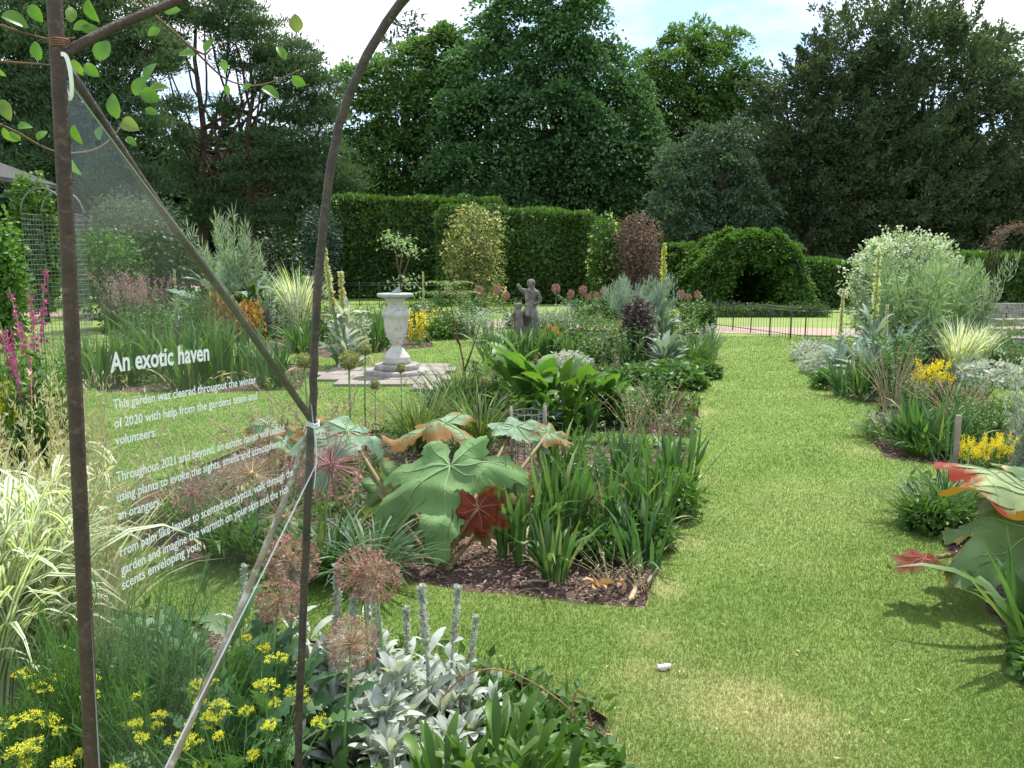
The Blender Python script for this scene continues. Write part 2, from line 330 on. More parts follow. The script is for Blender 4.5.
# ------------------------------------------------------------------ scene objects
def link(o): S.collection.objects.link(o); return o
def tag(o, label, cat, group=None):
    o['label'] = label; o['category'] = cat
    if group: o['group'] = group
    return o
def thing(name, label, cat, loc=(0, 0, 0), group=None, rz=0.0, sc=1.0):
    o = link(bpy.data.objects.new(name, None)); o.location = tuple(float(x) for x in loc); o.rotation_euler = (0, 0, rz)
    o.scale = (sc,) * 3 if np.isscalar(sc) else sc; o.empty_display_size = .1
    return tag(o, label, cat, group)
def part(name, mb, mats, parent, label=None):
    me = mb if isinstance(mb, bpy.types.Mesh) else mb.mesh(name, mats)
    o = link(bpy.data.objects.new(name, me)); o.parent = parent
    if label: o['label'] = label
    return o
def kind(name, mb, mats, k, label=None, cat=None):
    o = link(bpy.data.objects.new(name, mb if isinstance(mb, bpy.types.Mesh) else mb.mesh(name, mats))); o['kind'] = k
    if label: o['label'] = label
    if cat: o['category'] = cat
    return o
def proto(parts):                                       # [(part name, MB, mats)] -> [(part name, mesh)]
    return [(n, mb.mesh(n, mats)) for n, mb, mats in parts]
def put(pr, name, label, cat, px, py, top, group=None, sx=1.0, rz=None, z=0.0):
    """one plant: base at picture point (px,py) on the ground, as tall as the photograph shows"""
    g = G(px, py, z); h = P(px, top, g[1])[2] - z
    rz = rng.uniform(0, 6.28) if rz is None else rz
    t = thing(name, label, cat, g, group, rz, (h * sx, h * sx, h))
    for n, me in pr: part(n, me, None, t)
    return t

# ---------------------------------------------------------------- plant prototypes, 1 m tall
def disc(n, r): a = U(0, 6.283, n); q = np.sqrt(U(0, 1, n)) * r; return np.stack([np.cos(a) * q, np.sin(a) * q, 0 * a], 1), a
def p_iris(n=44, spread=.22, w=.05, mat='iris', lean=.35, bend=.25, low=.55, dead=6):
    mb = MB(); b, a = disc(n, spread); b[:, 2] -= .03
    az = a + rng.normal(size=n) * .6; L = U(low, 1.06, n); th = np.abs(rng.normal(size=n)) * lean * .5
    k = rng.random(n) < .24
    strap(mb, b, az, th, th + np.abs(rng.normal(size=n)) * bend + k * U(.6, 1.6, n), L, U(.7, 1.15, n) * w, 6, mats=(0,), fold=.25)
    m2 = max(2, n // dead); b2, a2 = disc(m2, spread * 1.1)
    strap(mb, b2, a2, U(.5, 1.1, m2), U(1.4, 2.1, m2), U(.3, .6, m2), w * .6, 6, mats=(1,), fold=.2)
    return proto([('leaves', mb, [mat, 'straw'])])
def p_grass(n=260, spread=.12, w=.012, mat='grassy', th=(.05, .5), bend=(.3, 1.3), extra=None, low=.5):
    mb = MB(); b, a = disc(n, spread)
    strap(mb, b, a + rng.normal(size=n) * .5, U(*th, n), U(*th, n) + U(*bend, n), U(low, 1.15, n), U(.6, 1.2, n) * w, 6, mats=(0,))
    if extra:
        m2 = n // 4; b, a = disc(m2, spread); strap(mb, b, a, U(*th, m2), U(*th, m2) + U(*bend, m2), U(low, 1.2, m2), w, 6, mats=(1,))
    return proto([('leaves', mb, [mat, extra or mat])])
LANCE = lambda n: np.clip(np.sin(np.linspace(.10, np.pi - .02, n + 1)) ** .8, .04, 1)
def jag(n, lo=.45):
    t = np.linspace(0, 1, n + 1); e = np.clip(np.sin(np.clip(t * .92 + .08, 0, 1) * np.pi) ** .7, .05, 1)
    return e * np.where(np.arange(n + 1) % 2 == 0, 1, lo) + .02
def stems(mb, n, spread, h=(.6, 1.), lean=.25, r=.006, mat=0, seg=6):
    b, a = disc(n, spread)
    H = U(h[0], h[1], n); th = np.abs(rng.normal(size=n)) * lean
    c = []
    for i in range(n):
        t = np.linspace(0, 1, seg + 1); az = a[i]
        x = np.sin(th[i] * t * 1.3) * t * H[i]
        pts = np.stack([b[i, 0] + np.cos(az) * x, b[i, 1] + np.sin(az) * x, t * H[i]], 1); pts[1:-1, :2] += rng.normal(size=(seg - 1, 2)) * .008
        tube(mb, pts, np.linspace(r, r * .45, seg + 1), 4, mat, False); c.append(pts)
    return np.array(c)
def along(c, per, lo=0.1, hi=1.0):
    n, s, _ = c.shape; idx = np.repeat(np.arange(n), per); t = U(lo, hi, len(idx)) * (s - 1); i = np.minimum(t.astype(int), s - 2); f = (t - i)[:, None]
    return c[idx, i] * (1 - f) + c[idx, i + 1] * f, t / (s - 1)
def p_stemmy(n=30, spread=.2, per=26, L=.10, Wd=.035, mat='green', top=None, topn=20, topL=.03, toplo=.85, up=.5, lean=.25, h=(.6, 1), stem='stem', spread_top=.03, name='blossom'):
    mb = MB(); c = stems(mb, n, spread, h, lean); p, t = along(c, per, .05, .98)
    a = U(0, 6.28, len(p)); d = np.stack([np.cos(a), np.sin(a), rng.normal(size=len(a)) * .3 + up], 1)
    kites(mb, p, d, np.array((0, 0, 1.)) + rng.normal(size=(len(p), 3)) * .35, U(.6, 1.2, len(p)) * L * (1.15 - .5 * t), Wd * U(.7, 1.2, len(p)), 1, fold=.15)
    ps = [('foliage', mb, [stem, mat])]
    if top:
        fl = MB(); p, t = along(c, topn, toplo, 1.0); p = p + rng.normal(size=p.shape) * spread_top
        kites(fl, p, sphdir(len(p)), sphdir(len(p)), topL * U(.7, 1.3, len(p)), topL * .8, 0); ps.append((name, fl, [top]))
    return proto(ps)
def p_blob(lobes, n, L, Wd, mat, fl=None, fln=0, flL=.03, trunk=False, droop=.1, rough=.12, mats2=None):
    """leafy mass of ellipsoid lobes [(x,y,z,rx,ry,rz)], 1 m tall"""
    mb = MB(); lob = np.array(lobes, float); vol = lob[:, 3] * lob[:, 5]; ct = np.maximum((vol / vol.sum() * n).astype(int), 10)
    P_, N_ = [], []
    for (x, y, z, a, b, c), k in zip(lob, ct):
        d = sphdir(k); r = np.clip(1 + rng.normal(size=(k, 1)) * rough - (rng.random((k, 1)) < .4) * rng.random((k, 1)) * .5, .2, 1.4)
        q = d * r * (a, b, c) + (x, y, z); P_.append(q); N_.append(nrm(d / (a, b, c)))
    p = np.concatenate(P_); nn = np.concatenate(N_); ok = p[:, 2] > .01; p, nn = p[ok], nn[ok]; k = len(p)
    kites(mb, p, nn * .7 + rng.normal(size=(k, 3)) * .6 - np.array((0, 0, droop)), nn + rng.normal(size=(k, 3)) * .7 + (0, 0, .4), L * U(.6, 1.3, k), Wd * U(.7, 1.3, k), 0, fold=.1)
    tube(mb, [(0, 0, -.02), (.01, .01, .5)], [.03, .015], 6, 1)
    for j in range(5):
        a = j * 1.26; tube(mb, [(0, 0, .12), (math.cos(a) * .12, math.sin(a) * .12, .45)], [.012, .005], 4, 1)
    ps = [('foliage', mb, [mat, 'bark'])]
    if fl:
        f = MB(); i = rng.choice(k, min(fln, k), replace=False); pp = np.repeat(p[i] + nn[i] * L * .5, 5, 0) + rng.normal(size=(len(i) * 5, 3)) * flL * .6
        kites(f, pp, sphdir(len(pp)), sphdir(len(pp)), flL, flL * .8); ps.append(('blossom', f, [fl]))
    return proto(ps)
def p_rosette(n=24, L=.5, Wd=.15, mat='silvergreen', th=(.1, 1.1), bend=(.5, 1.2), spread=.06, prof='lance', seg=8, z=(0, .15), fold=.2):
    mb = MB(); b, a = disc(n, spread); b[:, 2] = U(*z, n); t0 = U(*th, n)
    strap(mb, b, a + rng.normal(size=n) * .5, t0, t0 + U(*bend, n), U(.6, 1.1, n) * L, U(.7, 1.1, n) * Wd, seg, LANCE(seg) if prof == 'lance' else (jag(seg) if prof == 'jag' else LANCE(seg) * np.where(np.arange(seg + 1) % 2, 1, .86)), mats=(0,), fold=fold)
    return mb
def p_mullein(flower='paleyellow', nsp=1, mat='silvergreen', leafz=.45):
    mb = p_rosette(38, .24, .075, z=(0, leafz), th=(.3, 1.2)); ps = [('leaves', mb, [mat])]
    for i in range(nsp):
        sp = MB(); x = rng.normal(size=2) * .05 * (nsp > 1); hh = 1. if i == 0 else U(.7, .92, 1)[0]
        pts = np.array([(x[0] * .2, x[1] * .2, 0), (x[0], x[1], hh * .5), (x[0] * 1.6, x[1] * 1.6, hh)])
        tube(sp, pts, [.016, .014, .008], 6, 0)
        k = 300; t = np.clip(.5 + .5 * (rng.integers(0, 15, k) + rng.normal(size=k) * .24) / 14.5, .48, 1.0); c = pts[1] * (2 - 2 * t)[:, None] + pts[2] * (2 * t - 1)[:, None]
        a = U(0, 6.28, k); d = np.stack([np.cos(a), np.sin(a), U(-.1, .5, k)], 1)
        kites(sp, c + d * .012, d, sphdir(k) + (0, 0, 1), .036 * (1.5 - .95 * t) * U(.5, 1.3, k), .028, np.where(rng.random(k) < .72, 1, 2)); ps.append(('flower_spike', sp, ['stem', flower, mat]))
    return proto(ps)
def p_allium(headr=.16, n=170, floret='dryallium', star=.045, ray='rays', bend=.05, sr=.010):
    st = MB(); a = rng.uniform(0, 6.28); top = np.array((math.cos(a) * bend, math.sin(a) * bend, 1 - headr)); tube(st, [(0, 0, -.02), top * (.45, .45, .5), top], [sr, sr * .9, sr * .7], 6)
    hd = MB(); d = sphdir(n); r = headr * U(.86, 1.04, n)[:, None]; stalks(hd, np.repeat(top[None], n, 0), top + d * r, headr * .012, 0)
    ball(hd, top, headr * .12, 1, 0)
    pp = np.repeat(top + d * r, 6, 0); dd = np.repeat(d, 6, 0) * .35 + sphdir(n * 6); kites(hd, pp, dd, sphdir(n * 6), star, star * .28, 1)
    return proto([('stem', st, ['stem']), ('flower_head', hd, [ray, floret])])
def p_bud(headr=.06, mat='budgreen'):
    st = MB(); top = np.array((.02, .0, 1 - headr)); tube(st, [(0, 0, -.02), (.0, .01, .5), top], [.009, .008, .007], 6)
    hd = MB(); ball(hd, top, headr * .75, 2, 0, (1, 1, .9)); d = sphdir(260); kites(hd, top + d * headr * .7, d + rng.normal(size=d.shape) * .3, sphdir(260), headr * .4, headr * .22, 0)
    return proto([('stem', st, ['stem']), ('flower_head', hd, [mat])])
def p_umbels(nst=9, mat='limeflower', spread=.12, ur=.13, leaf='fennel', feather=900, fl=26, lean=.35):
    mb = MB(); c = stems(mb, nst, spread, (.7, 1.), lean, .008)
    um = MB()
    for s in c:
        top = s[-1]; n = fl; a = U(0, 6.28, n); q = np.sqrt(U(0.02, 1, n)) * ur * rng.uniform(.6, 1.1)
        e = top + np.stack([np.cos(a) * q, np.sin(a) * q, ur * .75 - q * .35 + rng.normal(size=n) * .006], 1)
        stalks(um, np.repeat(top[None], n, 0), e, .0028, 0)
        pp = np.repeat(e, 14, 0) + rng.normal(size=(n * 14, 3)) * (ur * .085, ur * .085, ur * .04); kites(um, pp, sphdir(len(pp)), sphdir(len(pp)) + (0, 0, 1), ur * .11, ur * .09, 1)
    p, t = along(c, max(1, feather // nst), .05, .8); p = p + rng.normal(size=p.shape) * .05
    kites(mb, p, sphdir(len(p)) + (0, 0, .5), sphdir(len(p)), U(.05, .13, len(p)), .006, 1)
    return proto([('foliage', mb, ['stem', leaf]), ('umbels', um, ['stem', mat])])
def p_feathery(nst=26, spread=.25, mat='feathery', tuft=130, r=.09, L=.09, w=.010, lean=.3, zlo=.15, h=(.55, 1.)):
    mb = MB(); c = stems(mb, nst, spread, h, lean, .010)
    p, t = along(c, tuft, zlo, 1.0); rr = r * (1.25 - t)[:, None]; o = rng.normal(size=p.shape) * rr
    kites(mb, p + o * .6, o + (0, 0, .04) + rng.normal(size=p.shape) * .02, sphdir(len(p)), U(.6, 1.3, len(p)) * L, w, 1)
    return proto([('foliage', mb, ['stem', mat])])

# ---------------------------------------------------------------- the setting
beds = {
 'front': [(-420, 640), (60, 600), (250, 628), (400, 655), (500, 676), (575, 700), (604, 716), (610, 742), (618, 790), (640, 1100), (-700, 1100)],
 'rhubarb': [(644, 608), (520, 597), (330, 573), (180, 558), (110, 528), (190, 470), (290, 428), (420, 430), (690, 447), (668, 510)],
 'leafy': [(692, 437), (560, 430), (425, 422), (450, 392), (560, 396), (700, 404)],
 'statue': [(704, 388), (600, 385), (482, 378), (505, 345), (520, 318), (640, 314), (716, 320), (716, 345)],
 'mullein': [(262, 350), (330, 358), (432, 347), (432, 316), (300, 312), (240, 322)],
 'flags_iris': [(84, 376), (100, 392), (200, 393), (300, 390), (312, 366), (200, 352), (90, 352)],
 'pink': [(100, 334), (150, 346), (330, 334), (332, 312), (120, 308)],
 'foxglove': [(-200, 440), (-200, 486), (40, 470), (78, 450), (60, 424), (-100, 410)],
 'scarlet': [(1150, 830), (1000, 625), (983, 600), (918, 508), (905, 484), (960, 474), (1150, 482)],
 'daisy': [(862, 430), (886, 458), (960, 468), (1150, 476), (1150, 425), (985, 405), (880, 406)],
 'right_mullein': [(806, 360), (835, 394), (860, 402), (940, 405), (990, 396), (955, 372), (880, 352), (800, 344)],
 'willow': [(856, 340), (960, 370), (1010, 380), (1090, 378), (1090, 332), (850, 326)],
}
bedw = {k: np.array([G(*p)[:2] for p in v]) for k, v in beds.items()}
for k, v in bedw.items():                     # slightly wavering cut edges
    n = len(v); o = []
    for i in range(n):
        a, b = v[i], v[(i + 1) % n]; m = max(2, int(np.linalg.norm(b - a) / .22))
        for j in range(m):
            q = a + (b - a) * j / m; o.append(q + rng.normal(size=2) * (.012 + .0 * j))
    bedw[k] = np.array(o)
def inside(p, poly):
    x, y = p[:, 0], p[:, 1]; r = np.zeros(len(p), bool); n = len(poly)
    for i in range(n):
        x0, y0 = poly[i]; x1, y1 = poly[(i + 1) % n]
        c = ((y0 > y) != (y1 > y)); xx = (x1 - x0) * (y - y0) / (y1 - y0 + 1e-12) + x0; r ^= c & (x < xx)
    return r
def inbeds(p):
    r = np.zeros(len(p), bool)
    for v in bedw.values(): r |= inside(p, v)
    return r
def edgedist(p):
    d = np.full(len(p), 9.)
    for v in bedw.values():
        for i in range(len(v)):
            a, b = v[i], v[(i + 1) % len(v)]; ab = b - a; t = np.clip(((p - a) @ ab) / (ab @ ab + 1e-9), 0, 1)
            d = np.minimum(d, np.linalg.norm(p - a - t[:, None] * ab, axis=1))
    return d
def vnoise(p, s, seed):
    r = np.random.default_rng(seed); o = np.zeros(len(p))
    for k in range(7):
        a = r.uniform(0, 6.28); f = s * r.uniform(.6, 1.8); o += np.sin((p[:, 0] * math.cos(a) + p[:, 1] * math.sin(a)) * f + r.uniform(0, 6.28))
    return o / 7
spots = [(760, 705, .34, .75), (700, 690, .16, .5), (655, 640, .10, .75), (640, 672, .10, .6), (770, 735, .3, .5), (665, 590, .09, .7), (690, 545, .10, .45), (612, 740, .06, .8), (620, 765, .05, .8),
         (830, 690, .3, .25), (700, 480, .14, .3), (780, 560, .3, .15), (900, 640, .3, .12), (700, 412, .25, .5), (850, 450, .3, .3), (890, 560, .12, .2), (680, 700, .3, .25)]
spw = [(*G(a, b)[:2], r, k) for a, b, r, k in spots]
def dryness(p, ed):
    d = np.zeros(len(p))
    for x, y, r, k in spw: d = np.maximum(d, k * np.exp(-(((p[:, 0] - x) ** 2 + (p[:, 1] - y) ** 2) / r ** 2)))
    n = vnoise(p, 9, 3) + .6 * vnoise(p, 31, 4)
    d = d * (1 + n * 1.3) + np.clip(vnoise(p, 2.2, 5) - .15, 0, 1) * .35 + .22 * np.exp(-ed / .08)
    return np.clip(d * .8, 0, .7)
# lawn sheet with the beds cut out of it
pts = []; edges = []
for v in bedw.values():
    s = len(pts); pts += [Vector(q) for q in v]; edges += [(s + i, s + (i + 1) % len(v)) for i in range(len(v))]
gx, gy = np.meshgrid(np.arange(-6, 9, .16), np.arange(.6, 17, .16)); gp = np.stack([gx.ravel(), gy.ravel()], 1)
gp = gp[np.abs(gp[:, 0] - gp[:, 1] * .05) < gp[:, 1] * .75 + 1.2]; gp = gp + rng.normal(size=gp.shape) * .02
pts += [Vector(q) for q in gp]
R0 = 900.; s = len(pts)
pts += [Vector((-R0, -60)), Vector((R0, -60)), Vector((R0, R0 * 1.6)), Vector((-R0, R0 * 1.6))]; edges += [(s, s + 1), (s + 1, s + 2), (s + 2, s + 3), (s + 3, s)]
for x in np.arange(-60, 61, 12): pts += [Vector((x, y)) for y in (22, 30, 45, 70, -8, -30)]
ov, oe, of, *_ = delaunay_2d_cdt(pts, edges, [], 0, 1e-6)
ov = np.array([v[:] for v in ov]); of = np.array([f for f in of if len(f) == 3]); cen = ov[of].mean(1); of = of[~inbeds(cen)]
mb = MB(); v3 = np.concatenate([ov, np.zeros((len(ov), 1))], 1); mb.add(v3, tris=of, mat=0)
for v in bedw.values():                        # the cut edge of the turf, a hand's breadth of soil
    n = len(v); a = np.concatenate([v, np.full((n, 1), 0.)], 1); b = np.concatenate([v, np.full((n, 1), -.05)], 1); i = np.arange(n); j = (i + 1) % n
    mb.add(np.concatenate([a, b]), np.stack([i, j, j + n, i + n], 1), mat=1)
me = mb.mesh('lawn', ['lawn', 'soil']); at = me.attributes.new('dry', 'FLOAT', 'POINT'); vv = np.zeros(len(me.vertices) * 3, np.float32); me.vertices.foreach_get('co', vv); vv = vv.reshape(-1, 3)
near = np.hypot(vv[:, 0], vv[:, 1]) < 25; dr = np.zeros(len(vv)); ednear = np.full(len(vv), 9.); ednear[near] = edgedist(vv[near, :2].astype(float)); dr[near] = dryness(vv[near, :2].astype(float), ednear[near])
at.data.foreach_set('value', dr.astype(np.float32)); kind('lawn', me, None, 'structure')
mb = MB(); mb.add([(-R0, -60, -.035), (R0, -60, -.035), (R0, R0, -.035), (-R0, R0, -.035)], [(0, 1, 2, 3)]); kind('ground', mb, ['soil'], 'structure')
# blades of grass
mb = MB(); bl = []
x0, x1 = -.72, .74; n = 950000; y = 1.3 * (16.4 / 1.3) ** U(0, 1, n) ** 1.0; x = y * U(x0, x1, n); p = np.stack([x, y], 1); p = p[~inbeds(p)]
e = edgedist(p); p3 = np.concatenate([p, np.zeros((len(p), 1))], 1); ds = np.linalg.norm(p, axis=1)
hh = (.016 + .0005 * ds) * (1 + .35 * vnoise(p, 5, 9)) * U(.5, 1.25, len(p)) * (1 + .9 * np.exp(-e / .035)); bl.append((p3, hh, (.0011 + .0006 * ds), dryness(p, e)))
p3 = np.concatenate([b[0] for b in bl]); hh = np.concatenate([b[1] for b in bl]); ww = np.concatenate([b[2] for b in bl]); dd = np.concatenate([b[3] for b in bl]); n = len(p3)
a = U(0, 6.28, n); sd = np.stack([np.cos(a), np.sin(a), 0 * a], 1) * ww[:, None] * .5; ln = rng.normal(size=(n, 3)) * .6; ln[:, 2] = 1; tip = p3 + nrm(ln) * hh[:, None]
v = np.stack([p3 - sd, p3 + sd, tip], 1); mb.add(v, tris=np.arange(3 * n).reshape(n, 3)); me = mb.mesh('grass', ['blades'])
at = me.attributes.new('dry', 'FLOAT', 'POINT'); at.data.foreach_set('value', np.repeat(np.clip(dd * U(.4, 1.3, n), 0, 1), 3).astype(np.float32))
kind('grass', me, None, 'stuff', 'short mown green grass of the garden lawn', 'grass')
mb = MB(); k = 700; y = 1.5 * (12 / 1.5) ** U(0, 1, k); q = np.stack([y * U(-.6, .7, k), y, U(.012, .022, k)], 1); q = q[~inbeds(q[:, :2])]; k = len(q); kites(mb, q, rng.normal(size=(k, 3)) * (1, 1, .12), np.array((0, 0, 1.)) + rng.normal(size=(k, 3)) * .3, U(.01, .035, k), U(.003, .009, k), np.where(rng.random(k) < .7, 0, 1)); kind('lawn_litter', mb, ['straw', 'deadleaf'], 'stuff', 'scattered straw clippings and bits of leaf on the lawn', 'litter')
# mulch chips on the beds
mb = MB()
for k, v in bedw.items():
    lo, hi = v.min(0), v.max(0); dmid = np.linalg.norm(v.mean(0)); dens = 2600 if dmid < 6 else (900 if dmid < 9 else 200); sz = .022 if dmid < 6 else .035
    p = U(0, 1, 2 * int(dens * np.prod(hi - lo))).reshape(-1, 2) * (hi - lo) + lo; p = p[inside(p, v)]; p = p[p[:, 1] > 1.0]
    if len(p) > 60000: p = p[:60000]
    n = len(p); p3 = np.concatenate([p, U(-.034, -.012, n)[:, None]], 1); d = rng.normal(size=(n, 3)) * (1, 1, .25)
    kites(mb, p3, d, np.array((0, 0, 1.)) + rng.normal(size=(n, 3)) * .4, U(.5, 1.5, n) * sz, U(.3, .7, n) * sz, 0)
kind('bark_mulch', mb, ['chips'], 'stuff', 'dark brown bark mulch covering the flower beds', 'mulch')

# garden axis (the long grass walk)
AX = np.array((math.sin(rad(15.2)), math.cos(rad(15.2)), 0)); PX = np.array((math.cos(rad(15.2)), -math.sin(rad(15.2)), 0))
def strip(name, c, w, mat, z=.006, l=60):
    mb = MB(); c = np.array(c) * (1, 1, 0) + (0, 0, z); k = 30; t = np.linspace(-l, l, k)
    a = c + PX * t[:, None] - AX * w / 2 + rng.normal(size=(k, 1)) * AX * .03; b = c + PX * t[:, None] + AX * w / 2
    mb.add(np.concatenate([a, b]), [(i, i + 1, k + i + 1, k + i) for i in range(k - 1)]); kind(name, mb, [mat], 'structure')
strip('gravel_path', G(755, 330.3), 1.7, 'gravel')
strip('far_path', G(330, 288), 5, 'gravel')

# stone paving round the sundial
SD = G(397, 375)
mb = MB(); pv = [G(*p)[:2] for p in ((316, 379), (330, 369), (440, 365), (455, 376), (440, 392), (380, 388))]
for ix in range(-4, 5):
    for iy in range(-3, 4):
        c = SD[:2] + np.array((ix * .44 + (iy % 2) * .12, iy * .40)); q = c[None]
        if inside(q, pv)[0]: box(mb, (*c, .012 + rng.uniform(-.003, .003)), (.425, .385, .04), rot=0.0)
kind('paving', mb, ['flag'], 'structure')

# ---------------------------------------------------------------- trees
def crown(mb, lobes, cs, per, L, Wd, style='leaf', cover=1.0, keep=.72, zmin=.5):
    lob = np.array(lobes, float)
    for i, (x, y, z, r) in enumerate(lob):
        n = max(8, int(cover * 9 * r * r / (cs * cs))); d = sphdir(n)
        c = np.array((x, y, z)) + d * r * U(.55, 1.15, n)[:, None] * (1, 1, .92)
        ok = c[:, 2] > zmin
        for j, (X, Y, Z, Rr) in enumerate(lob):
            if j != i: ok &= ~(np.linalg.norm(c - (X, Y, Z), axis=1) < Rr * keep)
        c, d = c[ok], d[ok]
        if not len(c): continue
        sz = cs * U(.6, 1.3, len(c)); k = per; cc = np.repeat(c, k, 0); dd = np.repeat(d, k, 0); ss = np.repeat(sz, k)[:, None]; m = len(cc)
        if style == 'leaf':
            o = rng.normal(size=(m, 3)) * (.42, .42, .10); o[:, 2] += .30 - .75 * (o[:, 0] ** 2 + o[:, 1] ** 2); o = np.maximum(o, -1.1) * ss; p = cc + o + dd * ss * .1
            kites(mb, p, nrm(o + dd * .3) + rng.normal(size=(m, 3)) * .5 + (0, 0, -.25), np.array((0, 0, .9)) + dd * .5 + rng.normal(size=(m, 3)) * .45, U(.6, 1.3, m) * L, U(.7, 1.2, m) * Wd, 0, fold=.12)
        elif style == 'spiky':      # upswept sprays
            t = U(0, 1, m)[:, None]; ax = nrm(np.repeat(nrm(d * (1, 1, .6) + (0, 0, .45) + rng.normal(size=d.shape) * .25), k, 0))
            p = cc + ax * (t - .3) * ss * 1.9 + rng.normal(size=(m, 3)) * ss * .30 * (1.15 - t)
            kites(mb, p, ax + rng.normal(size=(m, 3)) * .55 - (0, 0, .15), sphdir(m) + (0, 0, .6), U(.6, 1.3, m) * L, U(.7, 1.2, m) * Wd, 0)
        else:                        # pine: flat tufts of needles
            o = rng.normal(size=(m, 3)) * (.5, .5, .16) * ss; p = cc + o
            kites(mb, p, nrm(o) * .6 + dd * .3 + rng.normal(size=(m, 3)) * .5 + (0, 0, .55), sphdir(m), U(.6, 1.3, m) * L, Wd, 0)
def limb(mb, a, b, r0, r1, sag=.1, k=7, mat=0):
    a, b = np.array(a, float), np.array(b, float); t = np.linspace(0, 1, 8)[:, None]; L = np.linalg.norm(b - a)
    p = a + (b - a) * t + rng.normal(size=(8, 3)) * L * .02 * np.sin(t * np.pi) + np.array((0, 0, -1.)) * np.sin(t * np.pi) * sag * L * .5
    tube(mb, p, np.linspace(r0, r1, 8), k, mat)
def tree(name, label, lobpx, Y, base, mat, bark='bark', cs=.6, per=26, L=.26, Wd=.16, style='leaf', r0=.35, trunks=None, cover=1., group=None, keep=.72, back=True):
    b = P(base, 300, Y); b[2] = 0; t = thing(name, label, 'tree', b, group)
    lob = []
    for i, l in enumerate(lobpx):
        px, py, rp = l[:3]; dy = l[3] if len(l) > 3 else rng.uniform(-.5, .5) * rp * Y / FPX * .8
        q = P(px, py, Y + dy); lob.append((*(q - b), rp * Y / FPX))
        if back and rp * Y / FPX > 2.2 and i % 2 == 0: lob.append((q[0] - b[0] + rng.uniform(-1, 1), q[1] - b[1] + rp * Y / FPX * 1.0, q[2] * .96, rp * Y / FPX * .85))
    tr = MB(); top = max(l[2] for l in lob) * .8
    cx = np.mean([l[0] for l in lob]); cy = np.mean([l[1] for l in lob])
    for (tx, tt) in (trunks or [(base, None)]):
        bb = P(tx, 300, Y) - b; bb[2] = -.1; tp = np.array((bb[0] * .6 + cx * .4, cy * .6, top)) if tt is None else P(tt[0], tt[1], Y) - b * (1, 1, 0)
        if tt is not None: tp = P(tt[0], tt[1], Y) - b
        limb(tr, bb, tp, r0, r0 * .22, 0, 9)
        for l in lob:
            f = rng.uniform(.25, .8); s = bb + (tp - bb) * f
            if l[2] > s[2] - 1: limb(tr, s, (l[0], l[1], l[2]), r0 * .30, .03, .12, 5)
    part('trunk', tr, [bark], t); cm = MB(); crown(cm, lob, cs, per, L, Wd, style, cover, keep); part('crown', cm, [mat], t)
    return t
# central maple
tree('maple_tree', 'tall dark green broadleaf tree rising highest behind the middle of the clipped hedge', [
 (545, 12, 36), (515, 30, 34), (580, 40, 32), (548, 62, 42), (500, 78, 40), (598, 86, 36), (560, 110, 44), (515, 128, 42), (610, 135, 40), (476, 125, 34), (625, 172, 38), (575, 165, 40), (522, 172, 40), (480, 168, 38), (545, 200, 34), (605, 205, 34), (500, 205, 30)],
 44, 556, 'maple', cs=1.25, per=230, L=.24, Wd=.16, cover=1.5)
tree('broadleaf_tree', 'mid green rounded tree between the open pine and the tall dark tree', [
 (448, 62, 24), (415, 78, 26), (385, 88, 24), (360, 92, 20), (440, 100, 32), (400, 120, 32), (368, 130, 26), (440, 148, 32), (400, 165, 30), (365, 178, 24), (435, 188, 28), (400, 205, 24), (455, 40, 12)], 46, 410, 'pale', cs=1.1, per=190, L=.24, Wd=.15, cover=1.5)
tree('cedar_tree', 'blue green conifer tip showing above the mid green rounded tree', [(408, 26, 7, 0), (402, 42, 10, 0), (420, 40, 9, 0), (392, 56, 11, 0), (425, 58, 12, 0), (408, 70, 16, 0), (408, 100, 20, 0)], 56, 408, 'cedar', cs=.7, per=22, L=.4, Wd=.12, style='spiky', back=False)
tree('ash_tree', 'fresh green tree with feathery top between the tall dark tree and the yew', [
 (690, 48, 20), (720, 42, 16), (643, 92, 16), (638, 122, 20), (752, 96, 13), (758, 160, 16), (668, 72, 24), (708, 75, 26), (738, 72, 17), (655, 105, 24), (690, 110, 28), (728, 108, 24), (660, 142, 26), (700, 148, 28), (745, 128, 20), (655, 180, 26), (690, 190, 26), (640, 150, 18), (640, 200, 20)],
 50, 695, 'ash', cs=1.1, per=170, L=.26, Wd=.14, cover=1.5)
tree('holm_oak', 'grey green dense evergreen in front of the fresh green tree and beside the yew', [
 (712, 150, 24), (735, 140, 18), (690, 172, 26), (725, 178, 28), (752, 165, 18), (680, 205, 26), (715, 215, 30), (752, 205, 22), (690, 238, 26), (730, 242, 26), (765, 235, 18)],
 36, 715, 'oak', cs=.55, per=80, L=.17, Wd=.10)
tree('yew_tree', 'huge brownish dark yew with ragged spiky outline above the white shrub', [
 (865, 52, 38), (905, 48, 38), (940, 60, 36), (830, 78, 34), (975, 85, 38), (880, 100, 44), (925, 108, 44), (800, 105, 30), (785, 92, 14), (790, 140, 32), (835, 140, 42), (985, 135, 44), (885, 155, 46), (940, 165, 46), (800, 182, 36), (1020, 170, 44), (850, 195, 44), (905, 205, 44), (965, 212, 44), (1015, 220, 42), (815, 225, 34), (865, 240, 34), (925, 250, 34), (1000, 262, 30), (780, 215, 22)],
 38, 900, 'yew', cs=.85, per=150, L=.22, Wd=.085, cover=1.9, style='spiky', trunks=[(800, (810, 150)), (900, (900, 60)), (925, None)])
tree('sycamore_tree', 'green broadleaf tree peeping out behind the top of the huge yew', [
 (985, 55, 26), (1010, 75, 26), (960, 55, 20), (1035, 100, 30), (1040, 150, 30)], 58, 1010, 'pale', cs=.8, per=20, L=.32, Wd=.22)
